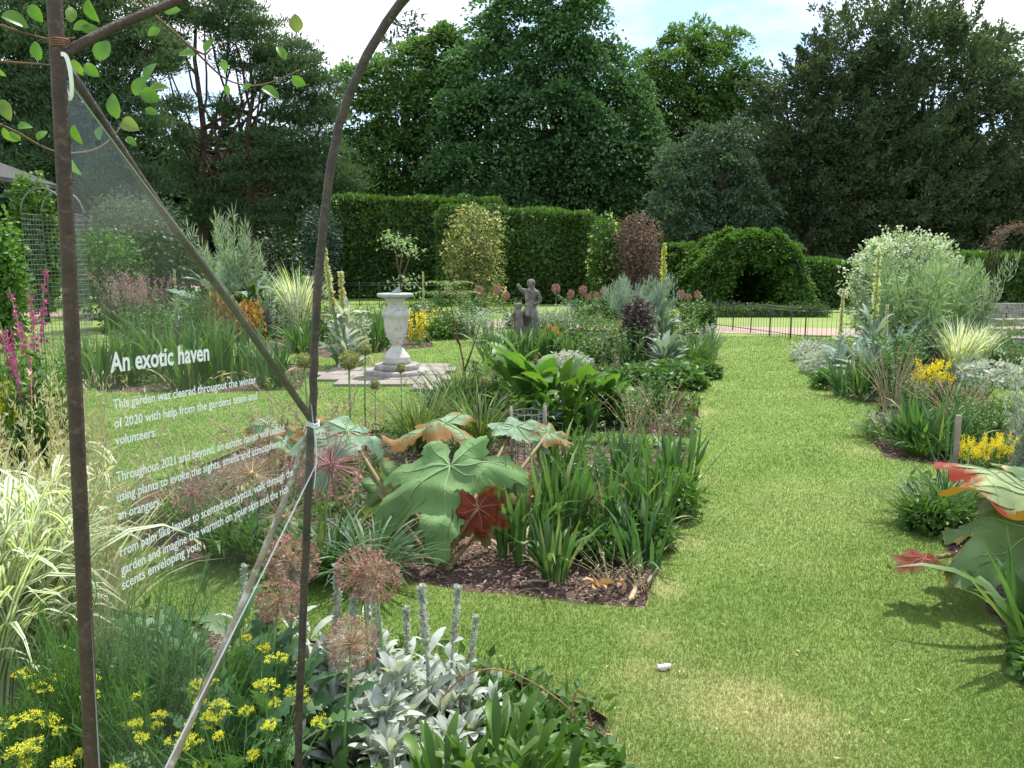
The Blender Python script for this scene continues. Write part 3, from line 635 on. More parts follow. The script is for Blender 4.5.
# pines
tree('pine_tree', 'open crowned pine with bare limbs and sky showing through behind the silvery artichoke', [
 (232, 18, 24), (262, 34, 24), (282, 52, 22), (300, 72, 22), (318, 92, 16), (270, 78, 22), (205, 12, 22), (300, 108, 22), (326, 118, 14), (290, 135, 24), (318, 150, 20), (255, 150, 18), (280, 175, 24), (320, 182, 22), (345, 178, 14), (170, 22, 20), (232, 60, 10), (165, 60, 12), (240, 178, 18), (185, 172, 16), (172, 110, 14), (200, 205, 20), (240, 215, 22), (290, 210, 22), (330, 215, 18), (222, 104, 9), (180, 140, 14)],
 34, 208, 'pine', 'pinebark', cs=.55, per=130, L=.20, Wd=.05, style='pine', r0=.24, trunks=[(208, (196, 20)), (255, (250, 60))], cover=1.25, back=False, keep=.6)
tree('pine_tree', 'dense dark pine above the timber summerhouse', [
 (20, 15, 40), (70, 10, 40), (120, 20, 34), (150, 50, 24), (95, 55, 36), (40, 60, 40), (0, 70, 36), (125, 90, 26), (75, 100, 34), (25, 110, 34), (110, 130, 26), (150, 130, 16), (60, 145, 32), (-30, 40, 40), (-30, 110, 40), (10, 160, 30), (100, 170, 28), (140, 185, 24), (60, 190, 28), (150, 215, 22), (95, 215, 26)],
 30, 80, 'pine', 'pinebark', cs=.55, per=120, L=.20, Wd=.055, style='pine', r0=.26, trunks=[(80, (80, 30)), (20, (20, 40))], cover=1.3, keep=.66)
# dark understorey behind everything, one mass
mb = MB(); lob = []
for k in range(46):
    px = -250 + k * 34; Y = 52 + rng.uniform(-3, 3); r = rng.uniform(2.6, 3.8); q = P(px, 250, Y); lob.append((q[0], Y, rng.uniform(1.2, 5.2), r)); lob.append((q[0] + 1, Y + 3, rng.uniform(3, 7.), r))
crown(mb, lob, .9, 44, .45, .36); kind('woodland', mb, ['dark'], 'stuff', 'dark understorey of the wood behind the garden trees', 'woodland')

# ---------------------------------------------------------------- hedges and big shrubs
def hedge(name, label, x0, x1, Y, top, w, mat='hedge', n=16000, L=.10, cat='hedge', Wd=.07, slope=0.0, Y1=None, wob=.06):
    a = P(x0, top, Y); b = P(x1, top + slope, Y1 or Y); h = a[2]; h1 = b[2]
    t = thing(name, label, cat, (a[0], a[1], 0)); d = b - a; d[2] = 0; ln = np.linalg.norm(d); u = d / ln; v = np.array((-u[1], u[0], 0))
    mb = MB(); A = np.array([ln * h, ln * h, ln * w, w * h, w * h]); f = rng.choice(5, n, p=A / A.sum()); s, r = U(0, 1, n), U(0, 1, n)
    H = h + (h1 - h) * s; S1 = s.copy()
    n0 = n; x = np.where(f < 3, s * ln, np.where(f == 3, 0, ln)); H = h + (h1 - h) * x / ln
    y = np.where(f == 0, 0, np.where(f == 1, w, np.where(f == 2, r * w, s * w))); z = np.where(f == 2, H, r * H)
    nn = np.array([(0, -1, 0), (0, 1, 0), (0, 0, 1), (-1, 0, 0), (1, 0, 0)], float)[f]
    off = wob * (np.sin(x * 1.9 + z * 1.3) + np.sin(x * .7 + z * 2.1 + 2) + np.sin(x * 4.1 + y)) + rng.normal(size=n) * .05 - (rng.random(n) < .35) * U(0, .25, n)
    loc = np.stack([x, y, z], 1) + nn * off[:, None]; loc[:, 2] = np.maximum(loc[:, 2], .02)
    W_ = loc[:, :1] * u + loc[:, 1:2] * v + loc[:, 2:] * (0, 0, 1); Nw = nn[:, :1] * u + nn[:, 1:2] * v + nn[:, 2:] * np.array((0, 0, 1.))
    kites(mb, W_, Nw * .5 + rng.normal(size=(n, 3)) * .6 + (0, 0, .25), Nw + rng.normal(size=(n, 3)) * .6 + (0, 0, .3), U(.6, 1.4, n) * L, U(.7, 1.2, n) * Wd, 0, fold=.1)
    k = int(n * .12) if h > 1 else 10; q = U(0, ln, k)[:, None] * u + U(0, w, k)[:, None] * v; q[:, 2] = h + (h1 - h) * (q @ u) / ln + U(-.05, .10, k) * (1 + .8 * np.sin(q @ u * 2.3)); kites(mb, q, rng.normal(size=(k, 3)) * .5 + (0, 0, 1), sphdir(k), L * 1.1, Wd * .8, 1, fold=.1)  # top tips in a paler green, sunlight painted into the leaf colour
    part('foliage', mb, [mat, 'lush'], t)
    core = MB(); c = u * ln / 2 + v * w / 2; box(core, (c[0], c[1], min(h, h1) * .46), (ln - .5, w - .55, min(h, h1) * .86), rot=math.atan2(u[1], u[0])); part('dark_core', core, ['dark'], t)  # plain dark box filling the hedge behind its leaves
    return t
hedge('clipped_hedge', 'tall clipped green hedge with a fringe coloured as sunlit, running behind the sundial', 332, 500, 31, 199, 2.0, n=30000, L=.15, Wd=.11, slope=4)
hedge('clipped_hedge', 'nearer block of clipped hedge, squared end beside the bronze pillar shrub', 440, 592, 27.5, 210, 2.2, n=32000, L=.13, Wd=.10, slope=5)
hedge('low_hedge', 'lower green hedge to the side of the domed green arbour', 800, 856, 25, 264, 1.2, n=9000, L=.12, Wd=.09, slope=2)
hedge('low_hedge', 'dark hedge filling the gap between bronze pillar shrub and green arbour', 655, 705, 27, 250, 1.2, n=8000, L=.12, Wd=.09, mat='dark')
hedge('clipped_hedge', 'long flat dark hedge under the yew behind the bare arch', 955, 1120, 24, 258, 1.0, n=16000, L=.12, Wd=.09, mat='hedge')
hedge('low_hedge', 'ankle high box edging beyond the railings and gravel path', 690, 830, 21.5, 308, .4, n=6000, L=.05, Wd=.04, mat='hedge', wob=.01)

def shrub(name, label, x0, x1, top, bot, mat, n=5000, L=.1, Wd=.06, Y=None, fl=None, fln=0, flL=.06, cat='shrub', shape='round', depth=None, group=None, droop=.1):
    b = G((x0 + x1) / 2, bot) if Y is None else P((x0 + x1) / 2, bot, Y) * (1, 1, 0); Y = b[1]
    h = P((x0 + x1) / 2, top, Y)[2]; w = (x1 - x0) * Y / FPX / 2; dd = (depth or w)
    if shape == 'round': lob = [(0, 0, .52, w / h, dd / h, .46)] + [(U(-.5, .5, 1)[0] * w / h, U(-.5, .5, 1)[0] * dd / h, U(.4, .74, 1)[0], .55 * w / h, .55 * dd / h, .26) for _ in range(6)]
    else: lob = [(0, 0, .5, w / h * .9, dd / h * .9, .48)] + [(U(-.2, .2, 1)[0] * w / h, U(-.3, .3, 1)[0] * dd / h, zz, .8 * w / h, .8 * dd / h, .17) for zz in (.15, .32, .5, .66, .82)]
    lob = np.array(lob); lob[:, 2] = np.minimum(lob[:, 2], 1 - lob[:, 5])
    pr = p_blob(lob, n, L / h, Wd / h, mat, fl, fln, flL / h, droop=droop)
    t = thing(name, label, cat, b, group, 0, h)
    for a, me in pr: part(a, me, None, t)
    return t
shrub('climbing_rose', 'upright pillar rose speckled with creamy yellow flowers before the hedge', 443, 506, 208, 292, 'rose', 4200, .11, .07, 24, 'creamflower', 420, .07, shape='col')
shrub('pillar_shrub', 'bronze purple pillar shrub at the end of the clipped hedge', 613, 660, 216, 292, 'bronze', 5200, .10, .06, 24, shape='col')
shrub('climbing_rose', 'loose green climber with pale yellow flowers between hedge end and bronze pillar', 588, 622, 218, 292, 'green', 3200, .12, .08, 24.5, 'paleyellow', 80, .08, shape='col')
shrub('garden_shrub', 'dark round evergreen shrub at the foot of the pines near the artichoke', 250, 305, 232, 285, 'dark', 3500, .12, .08, 26)
shrub('garden_shrub', 'broad dark green shrub behind the pink flowers seen through the clear panel', 120, 205, 228, 290, 'dark', 4500, .12, .08, 19)
shrub('garden_shrub', 'mid green shrub behind the clear panel beside the wire trellis', 75, 150, 232, 300, 'green', 4500, .11, .07, 18)
shrub('garden_shrub', 'dusty grey green shrub high behind the clear panel', 95, 190, 195, 262, 'oak', 5000, .12, .07, 23)
shrub('garden_shrub', 'yellow green climber beside the dark timber summerhouse', -12, 28, 218, 320, 'bright', 3200, .10, .08, 14)
shrub('garden_shrub', 'bright green leafy shrub behind the wire trellis arch', 25, 62, 175, 300, 'lush', 3600, .13, .10, 20)
shrub('garden_shrub', 'low lime topped shrub behind the dark green one through the panel', 105, 165, 236, 275, 'lush', 2600, .12, .08, 22)
shrub('conifer_shrub', 'pale grey green conifer foliage at the left end of the tall hedge', 300, 340, 205, 268, 'cedar', 3000, .16, .06, 30)

# domed arbour with an opening kept dark by leaves added behind it
Yb = 24.; g = P(750, 300, Yb) * (1, 1, 0); t = thing('green_arbour', 'domed leafy green arbour with a shaded opening beyond the railings', 'arbour', g)
fo = MB(); hw = 57 * Yb / FPX; ht = P(750, 226, Yb)[2]
lob = []
for a in np.linspace(0, np.pi, 15):
    cx, cz = math.cos(a) * (hw * .74), math.sin(a) ** .8 * (ht * .76)
    for yy in (0, .9, 1.8): lob.append((cx + rng.uniform(-.08, .08), yy + rng.uniform(-.1, .1), max(.35, cz + .05), rng.uniform(.34, .50)))
lob += [(x, 2.7, z, .5) for x in np.linspace(-1.3, 1.3, 7) for z in (.2, .6, 1.05, 1.5)]; crown(fo, lob, .24, 90, .10, .075, 'leaf', 1.3, .55, .08); part('foliage', fo, ['arbour'], t)  # back wall of leaves added to hide bright lawn and darken the opening
fr = MB()
for yy in (-.5, .9, 2.2):
    A = np.linspace(0, np.pi, 19); tube(fr, [(math.cos(a) * hw * .82, yy, math.sin(a) * 1.15 + ht * .32) for a in A], .018, 6)
    for s in (-1, 1): tube(fr, [(s * hw * .82, yy, 0), (s * hw * .82, yy, ht * .32)], .018, 6)
part('metal_hoops', fr, ['iron'], t)
tk = MB()
for x in (-1.15, -.7, -.1, .55, 1.1): tube(tk, [(x, 1.9, 0), (x * .9, 2.0, .9), (x * .7, 1.8, 1.8)], [.05, .04, .02], 6)
part('climbing_stems', tk, ['bark'], t)

# ---------------------------------------------------------------- railings
def railing(label, a, b, top, name='railings', sp=.085, r=.007):
    t = thing(name, label, 'fence', a); d = (b - a); ln = np.linalg.norm(d); u = d / ln; h = top
    ra = MB()
    for z in (h, h * .9, .08): tube(ra, [u * 0 + (0, 0, z), u * ln + (0, 0, z)], r * 1.1, 5)
    part('rails', ra, ['iron'], t); ba = MB(); n = int(ln / sp); x = (np.arange(n) * sp + sp / 2)[:, None]; bb = u * x
    stalks(ba, bb + (0, 0, .0), bb + (0, 0, h), r * .7); part('bars', ba, ['iron'], t)
    k = 0
    for x in np.arange(0, ln + .1, .62):
        pm = MB(); q = u * x; tube(pm, [q + (0, 0, -.05), q + (0, 0, h + .04)], r * 1.8, 6); part('post', pm, ['iron'], t)
a = G(716, 328); b = G(802, 340)
railing('black metal railings crossing the end of the grass walk', a, b, .60)
a2 = b + nrm(PX) * .1
railing('black metal railings running on behind the silver plants past the grass walk', b + PX * .05, b + PX * 3.2, .60)
railing('black metal railings at the foot of the tall hedge behind the sundial', P(340, 300, 26) * (1, 1, 0), P(440, 300, 26) * (1, 1, 0), .75, sp=.2, r=.008)

# ---------------------------------------------------------------- summerhouse and wire trellis (far side, behind the clear panel)
t = thing('summerhouse', 'dark timber summerhouse with a shingled roof under the pines', 'building', P(10, 300, 21) * (1, 1, 0))
o = P(10, 300, 21) * (1, 1, 0); q = lambda x, y, dy=0: P(x, y, 21 + dy) - o
rf = MB(); e = q(44, 172); w0 = e[0] - 1.75; rp = np.array([(w0 + .3, -.4, e[2] - .05), (w0 + .3, 3.4, e[2] - .05), (w0 - 2.4, 3.4, e[2] + 1.0), (w0 - 2.4, -.4, e[2] + 1.0), (w0 - 5.1, -.4, e[2] - .05), (w0 - 5.1, 3.4, e[2] - .05)])
rf.add(np.concatenate([rp, rp - (0, 0, .12)]), [(0, 1, 2, 3), (3, 2, 5, 4), (7, 6, 9, 8), (8, 9, 10, 11), (0, 3, 9, 6), (3, 4, 10, 9), (1, 7, 8, 2), (2, 8, 11, 5), (0, 6, 7, 1), (4, 5, 11, 10)])
part('roof', rf, ['shingle'], t)
for x in (w0 - .05, w0 - 1.6, w0 - 3.2, w0 - 4.75):
    for y in (.0, 3.0): pm = MB(); box(pm, (x, y, e[2] / 2 - .03), (.14, .14, e[2] - .08)); part('post', pm, ['darkwood'], t)
bm_ = MB(); box(bm_, (w0 - 2.4, -.02, e[2] - .28), (4.9, .12, .22)); part('beam', bm_, ['darkwood'], t)
wl = MB()
for i in range(22): box(wl, (w0 - 4.75 + i * .224, 3.0, 1.2), (.21, .05, 2.4))
part('back_wall', wl, ['darkwood'], t)

def mesh_panel(mb, w, h, c, ux, sp=.1, r=.004):
    ux = np.array(ux, float)
    for i in range(int(w / sp) + 1): tube(mb, [c + ux * i * sp, c + ux * i * sp + (0, 0, h)], r, 3, cap=False)
    for j in range(int(h / sp) + 1): tube(mb, [c + (0, 0, j * sp), c + ux * w + (0, 0, j * sp)], r, 3, cap=False)
Yt = 11.5; a = P(29, 300, Yt) * (1, 1, 0); b = P(72, 300, Yt) * (1, 1, 0); t = thing('trellis_arch', 'rounded wire trellis arch with pale mesh sides', 'trellis', a); W0 = b[0] - a[0]; hz = P(22, 212, Yt)[2]; tz = P(50, 188, Yt)[2]
for nm, cc in (('side_panel', (0., 0., 0.)), ('side_panel', (W0, 0., 0.))):
    m_ = MB(); mesh_panel(m_, .5, hz, np.array(cc), (0.0, 1., 0), .07); part(nm, m_, ['wire'], t)
m_ = MB(); mesh_panel(m_, W0, hz, np.array((0., .52, 0)), (1, 0, 0), .055, .0035); part('back_panel', m_, ['wire'], t)
for yy in (0, .5): m_ = MB(); tube(m_, [(W0 / 2 - math.cos(x) * W0 / 2, yy, hz + math.sin(x) * (tz - hz)) for x in np.linspace(0, np.pi, 16)], .011, 6); part('hoop', m_, ['wire'], t)

# bare arch and steps, far right
t = thing('bare_arch', 'bare twiggy arch against the dark yew above the long flat hedge', 'arch', P(1012, 300, 22) * (1, 1, 0))
m_ = MB(); hw = .62; hh = P(1012, 226, 22)[2]
for k in range(5): tube(m_, [(-math.cos(x) * (hw + rng.normal() * .03), k * .1 - .2, hh - .62 + math.sin(x) * .6 if 0 < x < 3.14 else 0) for x in np.linspace(-.01, np.pi + .01, 16)], .02, 5)
part('frame', m_, ['bark'], t)
m_ = MB(); k = 900; x = U(0, np.pi, k); p = np.stack([-np.cos(x) * hw, U(-.25, .25, k), hh - .62 + np.sin(x) * .6], 1) + rng.normal(size=(k, 3)) * .07; kites(m_, p, sphdir(k), sphdir(k), .10, .03); part('dry_twigs', m_, ['bronze'], t)
for i, (px, py, lab) in enumerate(((1012, 345, 'lowest pale stone step at the terrace beside the silver shrub'), (1006, 335, 'middle pale stone step of the terrace beside the yellow spires'), (1012, 325, 'topmost pale stone step below the long flat hedge'))):
    g = G(px, py); s_ = MB(); box(s_, (0, 0, .07), (1.0, .38, .15)); o = link(bpy.data.objects.new('stone_step', s_.mesh('stone_step', ['flag']))); o.location = tuple(g + (0, 0, .0)); o.rotation_euler = (0, 0, .1 * i); tag(o, lab, 'step')
mod = None
g = G(1000, 318); wl = MB()
for i in range(9):
    for j in range(3): box(wl, (i * .38 - .1 + (j % 2) * .15, rng.uniform(-.02, .02), .07 + j * .125), (.36, .26, .12))
o = link(bpy.data.objects.new('stone_wall', wl.mesh('stone_wall', ['oldstone']))); o.location = tuple(g); tag(o, 'low dark retaining wall of rough stone beside the terrace steps', 'wall')

# ---------------------------------------------------------------- sundial
t = thing('sundial', 'pale stone baluster sundial pedestal with green copper plate on round steps', 'sundial', SD)
k_ = SD[1] / FPX * 1.0; zz = lambda y: P(397, y, SD[1])[2]
s_ = MB(); lathe(s_, [(0, 0), (32 * k_, 0), (32.5 * k_, .02), (32.5 * k_, .075), (31.5 * k_, .085), (0, .085)]); part('lower_step', s_, ['oldstone'], t)
s_ = MB(); lathe(s_, [(0, .086), (22 * k_, .086), (22.3 * k_, .10), (22.3 * k_, .15), (21.5 * k_, .158), (0, .158)]); part('upper_step', s_, ['oldstone'], t)
z0 = .159; pr = [(0, z0), (13.8, z0), (14, z0 + .05), (13.4, z0 + .07), (13.8, z0 + .085), (13, zz(356)), (10.5, zz(353)), (8.6, zz(350.5)), (8.2, zz(349.5)), (5.2, zz(347)), (4.4, zz(344.8)), (5.2, zz(344)), (6.6, zz(342.5)), (6.2, zz(341)), (9.5, zz(337)), (11.2, zz(330)), (12, zz(322)), (12.3, zz(317)), (13.6, zz(316)), (13.9, zz(313)), (13.3, zz(310)), (11, zz(308)), (8, zz(306)), (7.4, zz(304)), (8.4, zz(302)), (10, zz(299.5)), (12.5, zz(297.5)), (0, zz(297.4))]
s_ = MB(); lathe(s_, [(r if i == 0 else r * k_, z) for i, (r, z) in enumerate(pr)], 48); part('pedestal', s_, ['stone'], t)
s_ = MB(); zt = zz(297.2); lathe(s_, [(0, zt), (16 * k_, zt), (18 * k_, zt + .012), (18.2 * k_, zt + .04), (17.6 * k_, zt + .052), (0, zt + .052)], 48); pl = part('dial_plate', s_, ['verdigris'], t)
s_ = MB(); zt += .054; s_.add([(-.07, -.004, zt), (.07, -.004, zt), (.06, -.004, zt + .10), (-.07, .004, zt), (.07, .004, zt), (.06, .004, zt + .10)], [(0, 1, 4, 3), (1, 2, 5, 4), (2, 0, 3, 5)], [(0, 2, 1), (3, 4, 5)]); part('gnomon', s_, ['verdigris'], pl)

# ---------------------------------------------------------------- statue (skin-modifier figures)
def figure(name, joints, edges, root, mat, parent, sub=2):
    me = bpy.data.meshes.new(name); me.from_pydata([j[0] for j in joints], edges, []); me.materials.append(M[mat])
    o = link(bpy.data.objects.new(name, me)); o.parent = parent
    m = o.modifiers.new('skin', 'SKIN'); m.use_smooth_shade = True
    for i, j in enumerate(joints): me.skin_vertices[0].data[i].radius = (j[1] * 1.28, 1.28 * (j[1] if len(j) < 3 else j[2])); me.skin_vertices[0].data[i].use_root = (i == root)
    s = o.modifiers.new('sub', 'SUBSURF'); s.levels = s.render_levels = sub; return o
Ys = 15.; b = P(531, 300, Ys) * (1, 1, 0); t = thing('garden_statue', 'weathered stone statue of a draped figure with a child among irises', 'statue', b)
H = P(531, 277, Ys)[2]; f = H - .10
f_ = lambda x, y, z: (x * f, y * f, .10 + z * f)
J = [(f_(0, 0, .46), .085 * f, .07 * f), (f_(.0, 0, .56), .068 * f, .055 * f), (f_(-.005, 0, .68), .088 * f, .06 * f), (f_(0, 0, .77), .06 * f, .05 * f), (f_(.005, -.005, .82), .03 * f), (f_(.0, -.01, .875), .055 * f, .06 * f), (f_(0, -.012, .935), .057 * f, .06 * f), (f_(0, -.01, .97), .03 * f),
     (f_(-.09, 0, .765), .037 * f), (f_(-.17, -.03, .80), .028 * f), (f_(-.20, -.06, .86), .024 * f), (f_(-.235, -.06, .885), .026 * f),
     (f_(.10, 0, .745), .037 * f), (f_(.155, -.01, .62), .028 * f), (f_(.10, -.07, .57), .023 * f), (f_(.03, -.085, .585), .024 * f),
     (f_(-.045, 0, .36), .085 * f, .08 * f), (f_(-.05, -.01, .2), .075 * f, .08 * f), (f_(-.05, -.01, .02), .085 * f, .09 * f),
     (f_(.06, -.01, .36), .075 * f, .07 * f), (f_(.07, -.02, .2), .05 * f), (f_(.075, -.01, .04), .035 * f), (f_(.08, -.07, .01), .028 * f)]
E = [(0, 1), (1, 2), (2, 3), (3, 4), (4, 5), (5, 6), (6, 7), (3, 8), (8, 9), (9, 10), (10, 11), (3, 12), (12, 13), (13, 14), (14, 15), (0, 16), (16, 17), (17, 18), (0, 19), (19, 20), (20, 21), (21, 22)]
figure('main_figure', J, E, 0, 'statuestone', t)
c_ = lambda x, y, z: (-.20 * f + x, -.02 + y, .10 + z)
J = [(c_(0, 0, .32), .07), (c_(.01, 0, .45), .065), (c_(.0, 0, .53), .03), (c_(-.01, -.01, .60), .062), (c_(-.01, -.01, .655), .05), (c_(-.08, 0, .47), .028), (c_(-.14, -.04, .38), .024), (c_(-.1, -.09, .32), .022), (c_(.07, 0, .48), .026), (c_(.12, -.02, .5), .02),
     (c_(-.04, 0, .2), .05), (c_(-.05, -.02, .02), .035), (c_(.04, 0, .2), .05), (c_(.05, -.02, .02), .035)]
E = [(0, 1), (1, 2), (2, 3), (3, 4), (1, 5), (5, 6), (6, 7), (1, 8), (8, 9), (0, 10), (10, 11), (0, 12), (12, 13)]
figure('child_figure', J, E, 0, 'statuestone', t)
s_ = MB(); box(s_, (-.06, 0, .03), (.62, .42, .16)); part('plinth', s_, ['statuestone'], t)
#PLANTS
# ---------------------------------------------------------------- prototypes
rng = np.random.default_rng(5)
IR = [p_iris(), p_iris(46, .26, .055, lean=.5), p_iris(60, .18, .045, lean=.3)]
IRd = [p_iris(60, .25, .05, 'irisdark', .5, .4), p_iris(50, .3, .05, 'irisdark', .6, .5)]
IRw = p_iris(34, .16, .075, 'iris', .45, .45, dead=30)
GR = [p_grass(), p_grass(200, .2, .014, 'green', (.1, .7), (.5, 1.4))]
DGR = p_grass(170, .10, .022, 'irisdark', (.2, .9), (.8, 1.6), low=.7)
VAR = []
for kk in range(2):
    mb = MB(); n = 230; b, a = disc(n, .20); t0 = U(.02, .35, n)
    strap(mb, b, a + rng.normal(size=n) * .8, t0, t0 + U(.5, 2.4, n), U(.55, 1.1, n), U(.018, .032, n), 8, mats=(0, 1, 0), pw=2.2)
    c = stems(mb, 26, .2, (.6, .95), .2, .005, 2); p, t = along(c, 9, .25, .95); n = len(p); t0 = U(.5, 1.1, n)
    strap(mb, p, U(0, 6.28, n), t0, t0 + U(.8, 1.7, n), U(.16, .30, n), U(.016, .028, n), 6, mats=(0, 1, 0))
    VAR.append(proto([('leaves', mb, ['cream', 'creamgreen', 'straw'])]))
mb = MB(); c = stems(mb, 34, .2, (.6, 1.), .35, .003, 0); p, t = along(c, 46, .68, 1.); kites(mb, p + rng.normal(size=p.shape) * .018, rng.normal(size=p.shape) * .5 + (0, 0, .8), sphdir(len(p)), .035, .008, 0)
n = 60; b, a = disc(n, .2); strap(mb, b, a, U(.1, .5, n), U(.8, 1.8, n), U(.4, .8, n), .010, 6, mats=(0,)); SEED = proto([('stems', mb, ['straw'])])
PALEG = p_grass(240, .14, .016, 'cream', (.05, .5), (.4, 1.5), extra='creamgreen')
LAMB = []
for kk in range(2):
    mb = MB()
    for j in range(34):
        n = 12; c = rng.normal(size=2) * .30; zz = max(.05, .55 - np.hypot(*c) * .8) * rng.uniform(.5, 1.1); b, a = disc(n, .03); b += (c[0], c[1], zz); t0 = U(.1, 1.1, n)
        strap(mb, b, a, t0, t0 + U(.4, 1.0, n), U(.11, .21, n), U(.042, .068, n), 7, LANCE(7), mats=(0,), fold=.28)
        tube(mb, [(c[0] * .5, c[1] * .5, 0), (c[0], c[1], zz)], .02, 5, 0)
    LAMB.append(proto([('leaves', mb, ['silver'])]))
def p_lambspike():
    mb = MB(); tp = (.11, .02, 1.); tube(mb, [(0, 0, 0), (.045, .01, .5), tp], [.012, .011, .007], 6)
    k = 300; t = U(.62, 1, k); a = U(0, 6.28, k); d = np.stack([np.cos(a), np.sin(a), U(-.2, .6, k)], 1); kites(mb, np.stack([.11 * t ** 1.3, .02 * t, t], 1) + d * .006, d, sphdir(k), U(.016, .036, k), .018, np.where(rng.random(k) < .12, 1, 0))
    n = 12; t = np.linspace(.12, .6, n); a = np.arange(n) * 2.2; strap(mb, np.stack([.04 * t, .02 * t, t], 1), a, .7, 1.6, U(.10, .2, n), .06, 6, LANCE(6), mats=(0,), fold=.2)
    return proto([('flower_spike', mb, ['silver', 'mauve'])])
LSP = p_lambspike()
ALB = [p_allium(.118, 200, star=.021, sr=.008), p_allium(.108, 160, star=.021, bend=.12, sr=.008), p_allium(.125, 180, star=.019, bend=.08, sr=.008)]
ALC = [p_allium(.24, 90, 'mauve', .035, 'mauve', .08, .008), p_allium(.28, 70, 'dryallium', .03, 'rays', .05, .008)]
BUD = [p_bud(.075), p_bud(.06)]
ALF = p_allium(.12, 60, 'mauve', .06, 'mauve', .02, .012)
FEN = [p_umbels(12, spread=.2, ur=.085, lean=.35, feather=2600, fl=22), p_umbels(10, spread=.2, ur=.085, lean=.35, feather=2200, fl=22)]
FENB = p_umbels(26, spread=.22, ur=.085, lean=.35, feather=2600, fl=22)
FTH = p_feathery(60, .32, 'fennel', 90, .05, .08, .007, .25, .05, (.5, 1.))
FTHS = p_feathery(30, .30, 'feathery', 170, .13, .13, .014, .35)
FTHP = p_feathery(26, .22, 'artichoke', 150, .08, .11, .016, .4, .05)
JAG = proto([('leaves', p_rosette(40, .62, .20, th=(.15, 1.2), bend=(.4, 1.3), prof='jag', seg=14, z=(0, .2), fold=.15), ['green'])])
JAGD = proto([('leaves', p_rosette(64, .42, .17, th=(.2, 1.2), bend=(.4, 1.2), prof='jag', seg=12, z=(0, .6), spread=.34, fold=.15), ['irisdark'])])
ART = proto([('leaves', p_rosette(46, .72, .15, th=(.05, 1.0), bend=(.4, 1.3), prof='jag', seg=16, z=(0, .4), spread=.12, fold=.2), ['silvergreen'])])
ARTS = proto([('leaves', p_rosette(34, .62, .17, th=(.1, 1.1), bend=(.4, 1.3), prof='lance', seg=8, z=(0, .42), spread=.08, fold=.25), ['silvergreen'])])
LAN = proto([('leaves', p_rosette(110, .42, .085, th=(.1, 1.2), bend=(.3, 1.4), z=(0, .62), spread=.36, fold=.2), ['lush'])])
DOCK = proto([('leaves', p_rosette(70, .42, .17, th=(.0, 1.1), bend=(.3, 1.2), z=(0, .6), spread=.36, fold=.2, seg=10, prof='jagw'), ['lush'])])
DOCKB = proto([('leaves', p_rosette(42, .50, .21, th=(.1, 1.0), bend=(.3, 1.1), z=(.05, .55), spread=.26, fold=.2, seg=12, prof='jagw'), ['bright'])])
LOW = p_blob([(0, 0, .4, .55, .55, .4), (.3, .2, .35, .4, .4, .4), (-.3, -.1, .4, .4, .4, .35), (0, -.3, .3, .45, .4, .4)], 1100, .20, .15, 'green')
LOWB = p_blob([(0, 0, .4, .6, .6, .5), (.4, .2, .4, .5, .4, .5), (-.4, -.1, .4, .45, .4, .45), (.1, -.4, .35, .5, .4, .5)], 1500, .17, .11, 'lush')
CLOV = p_blob([(0, 0, .4, .9, .7, .5), (.5, .2, .3, .6, .5, .4), (-.5, -.1, .3, .6, .5, .4)], 900, .26, .26, 'green', 'paleyellow', 6, .05)
PER = [p_stemmy(30, .2), p_stemmy(40, .26, 22, .12, .03, 'fennel'), p_stemmy(26, .2, 30, .09, .05, 'lush')]
SILV = p_stemmy(34, .26, 40, .09, .03, 'silver')
SILVL = p_blob([(0, 0, .4, .8, .6, .5), (.5, .1, .35, .5, .4, .4), (-.5, 0, .35, .5, .4, .4)], 900, .20, .10, 'silver')
WISP = p_stemmy(30, .25, 12, .07, .012, 'bronze', 'mauve', 14, .02, .75, lean=.5, stem='drystem', spread_top=.02)
DRY = p_stemmy(16, .2, 7, .10, .02, 'straw', lean=.6, stem='drystem')
PINK = p_stemmy(40, .30, 18, .08, .03, 'green', 'pinkflower', 34, .035, .72, lean=.3, spread_top=.035)
MAG = []
for kk in range(2):
    mb = MB(); c = stems(mb, 3, .03, (.85, 1.), .10, .012); p, t = along(c, 40, .05, .62); a = U(0, 6.28, len(p)); kites(mb, p, np.stack([np.cos(a), np.sin(a), U(-.2, .5, len(p))], 1), np.array((0, 0, 1.)) + rng.normal(size=p.shape) * .2, .10 * (1.2 - t), .04, 1, fold=.1)
    ps = [('foliage', mb, ['stem', 'green'])]
    for j in range(3):
        f = MB(); q, t = along(c[j:j + 1], 75, .62, .98); a = U(0, 6.28, len(q)); d = np.stack([np.cos(a), np.sin(a), U(-.6, .2, len(q))], 1); kites(f, q + d * .008, d, sphdir(len(q)), .036 * (1.5 - t), .022, 0); ps.append(('flower_spike', f, ['magenta']))
    MAG.append(proto(ps))
MUL = [p_mullein('paleyellow'), p_mullein('paleyellow', 2, 'silver'), p_mullein('creamflower', 1, 'silver')]
MULS = p_mullein('creamflower', 2, 'silver')
MULY = p_mullein('limeflower')
YEL = p_stemmy(34, .3, 22, .09, .04, 'green', 'yellowflower', 46, .045, .86, lean=.35, spread_top=.04)
YELP = p_stemmy(40, .26, 20, .08, .05, 'yellowflower', 'yellowflower', 10, .04, .8, lean=.3)
ORG = p_blob([(0, 0, .5, .6, .5, .45), (.4, 0, .4, .4, .4, .35), (-.3, .1, .5, .4, .3, .35)], 900, .18, .12, 'orange')

def plant_all(rows):
    for pr, name, label, cat, px, py, top, *r in rows:
        put(pr, name, label, cat, px, py, top, r[0] if r else None, r[1] if len(r) > 1 else 1.0)

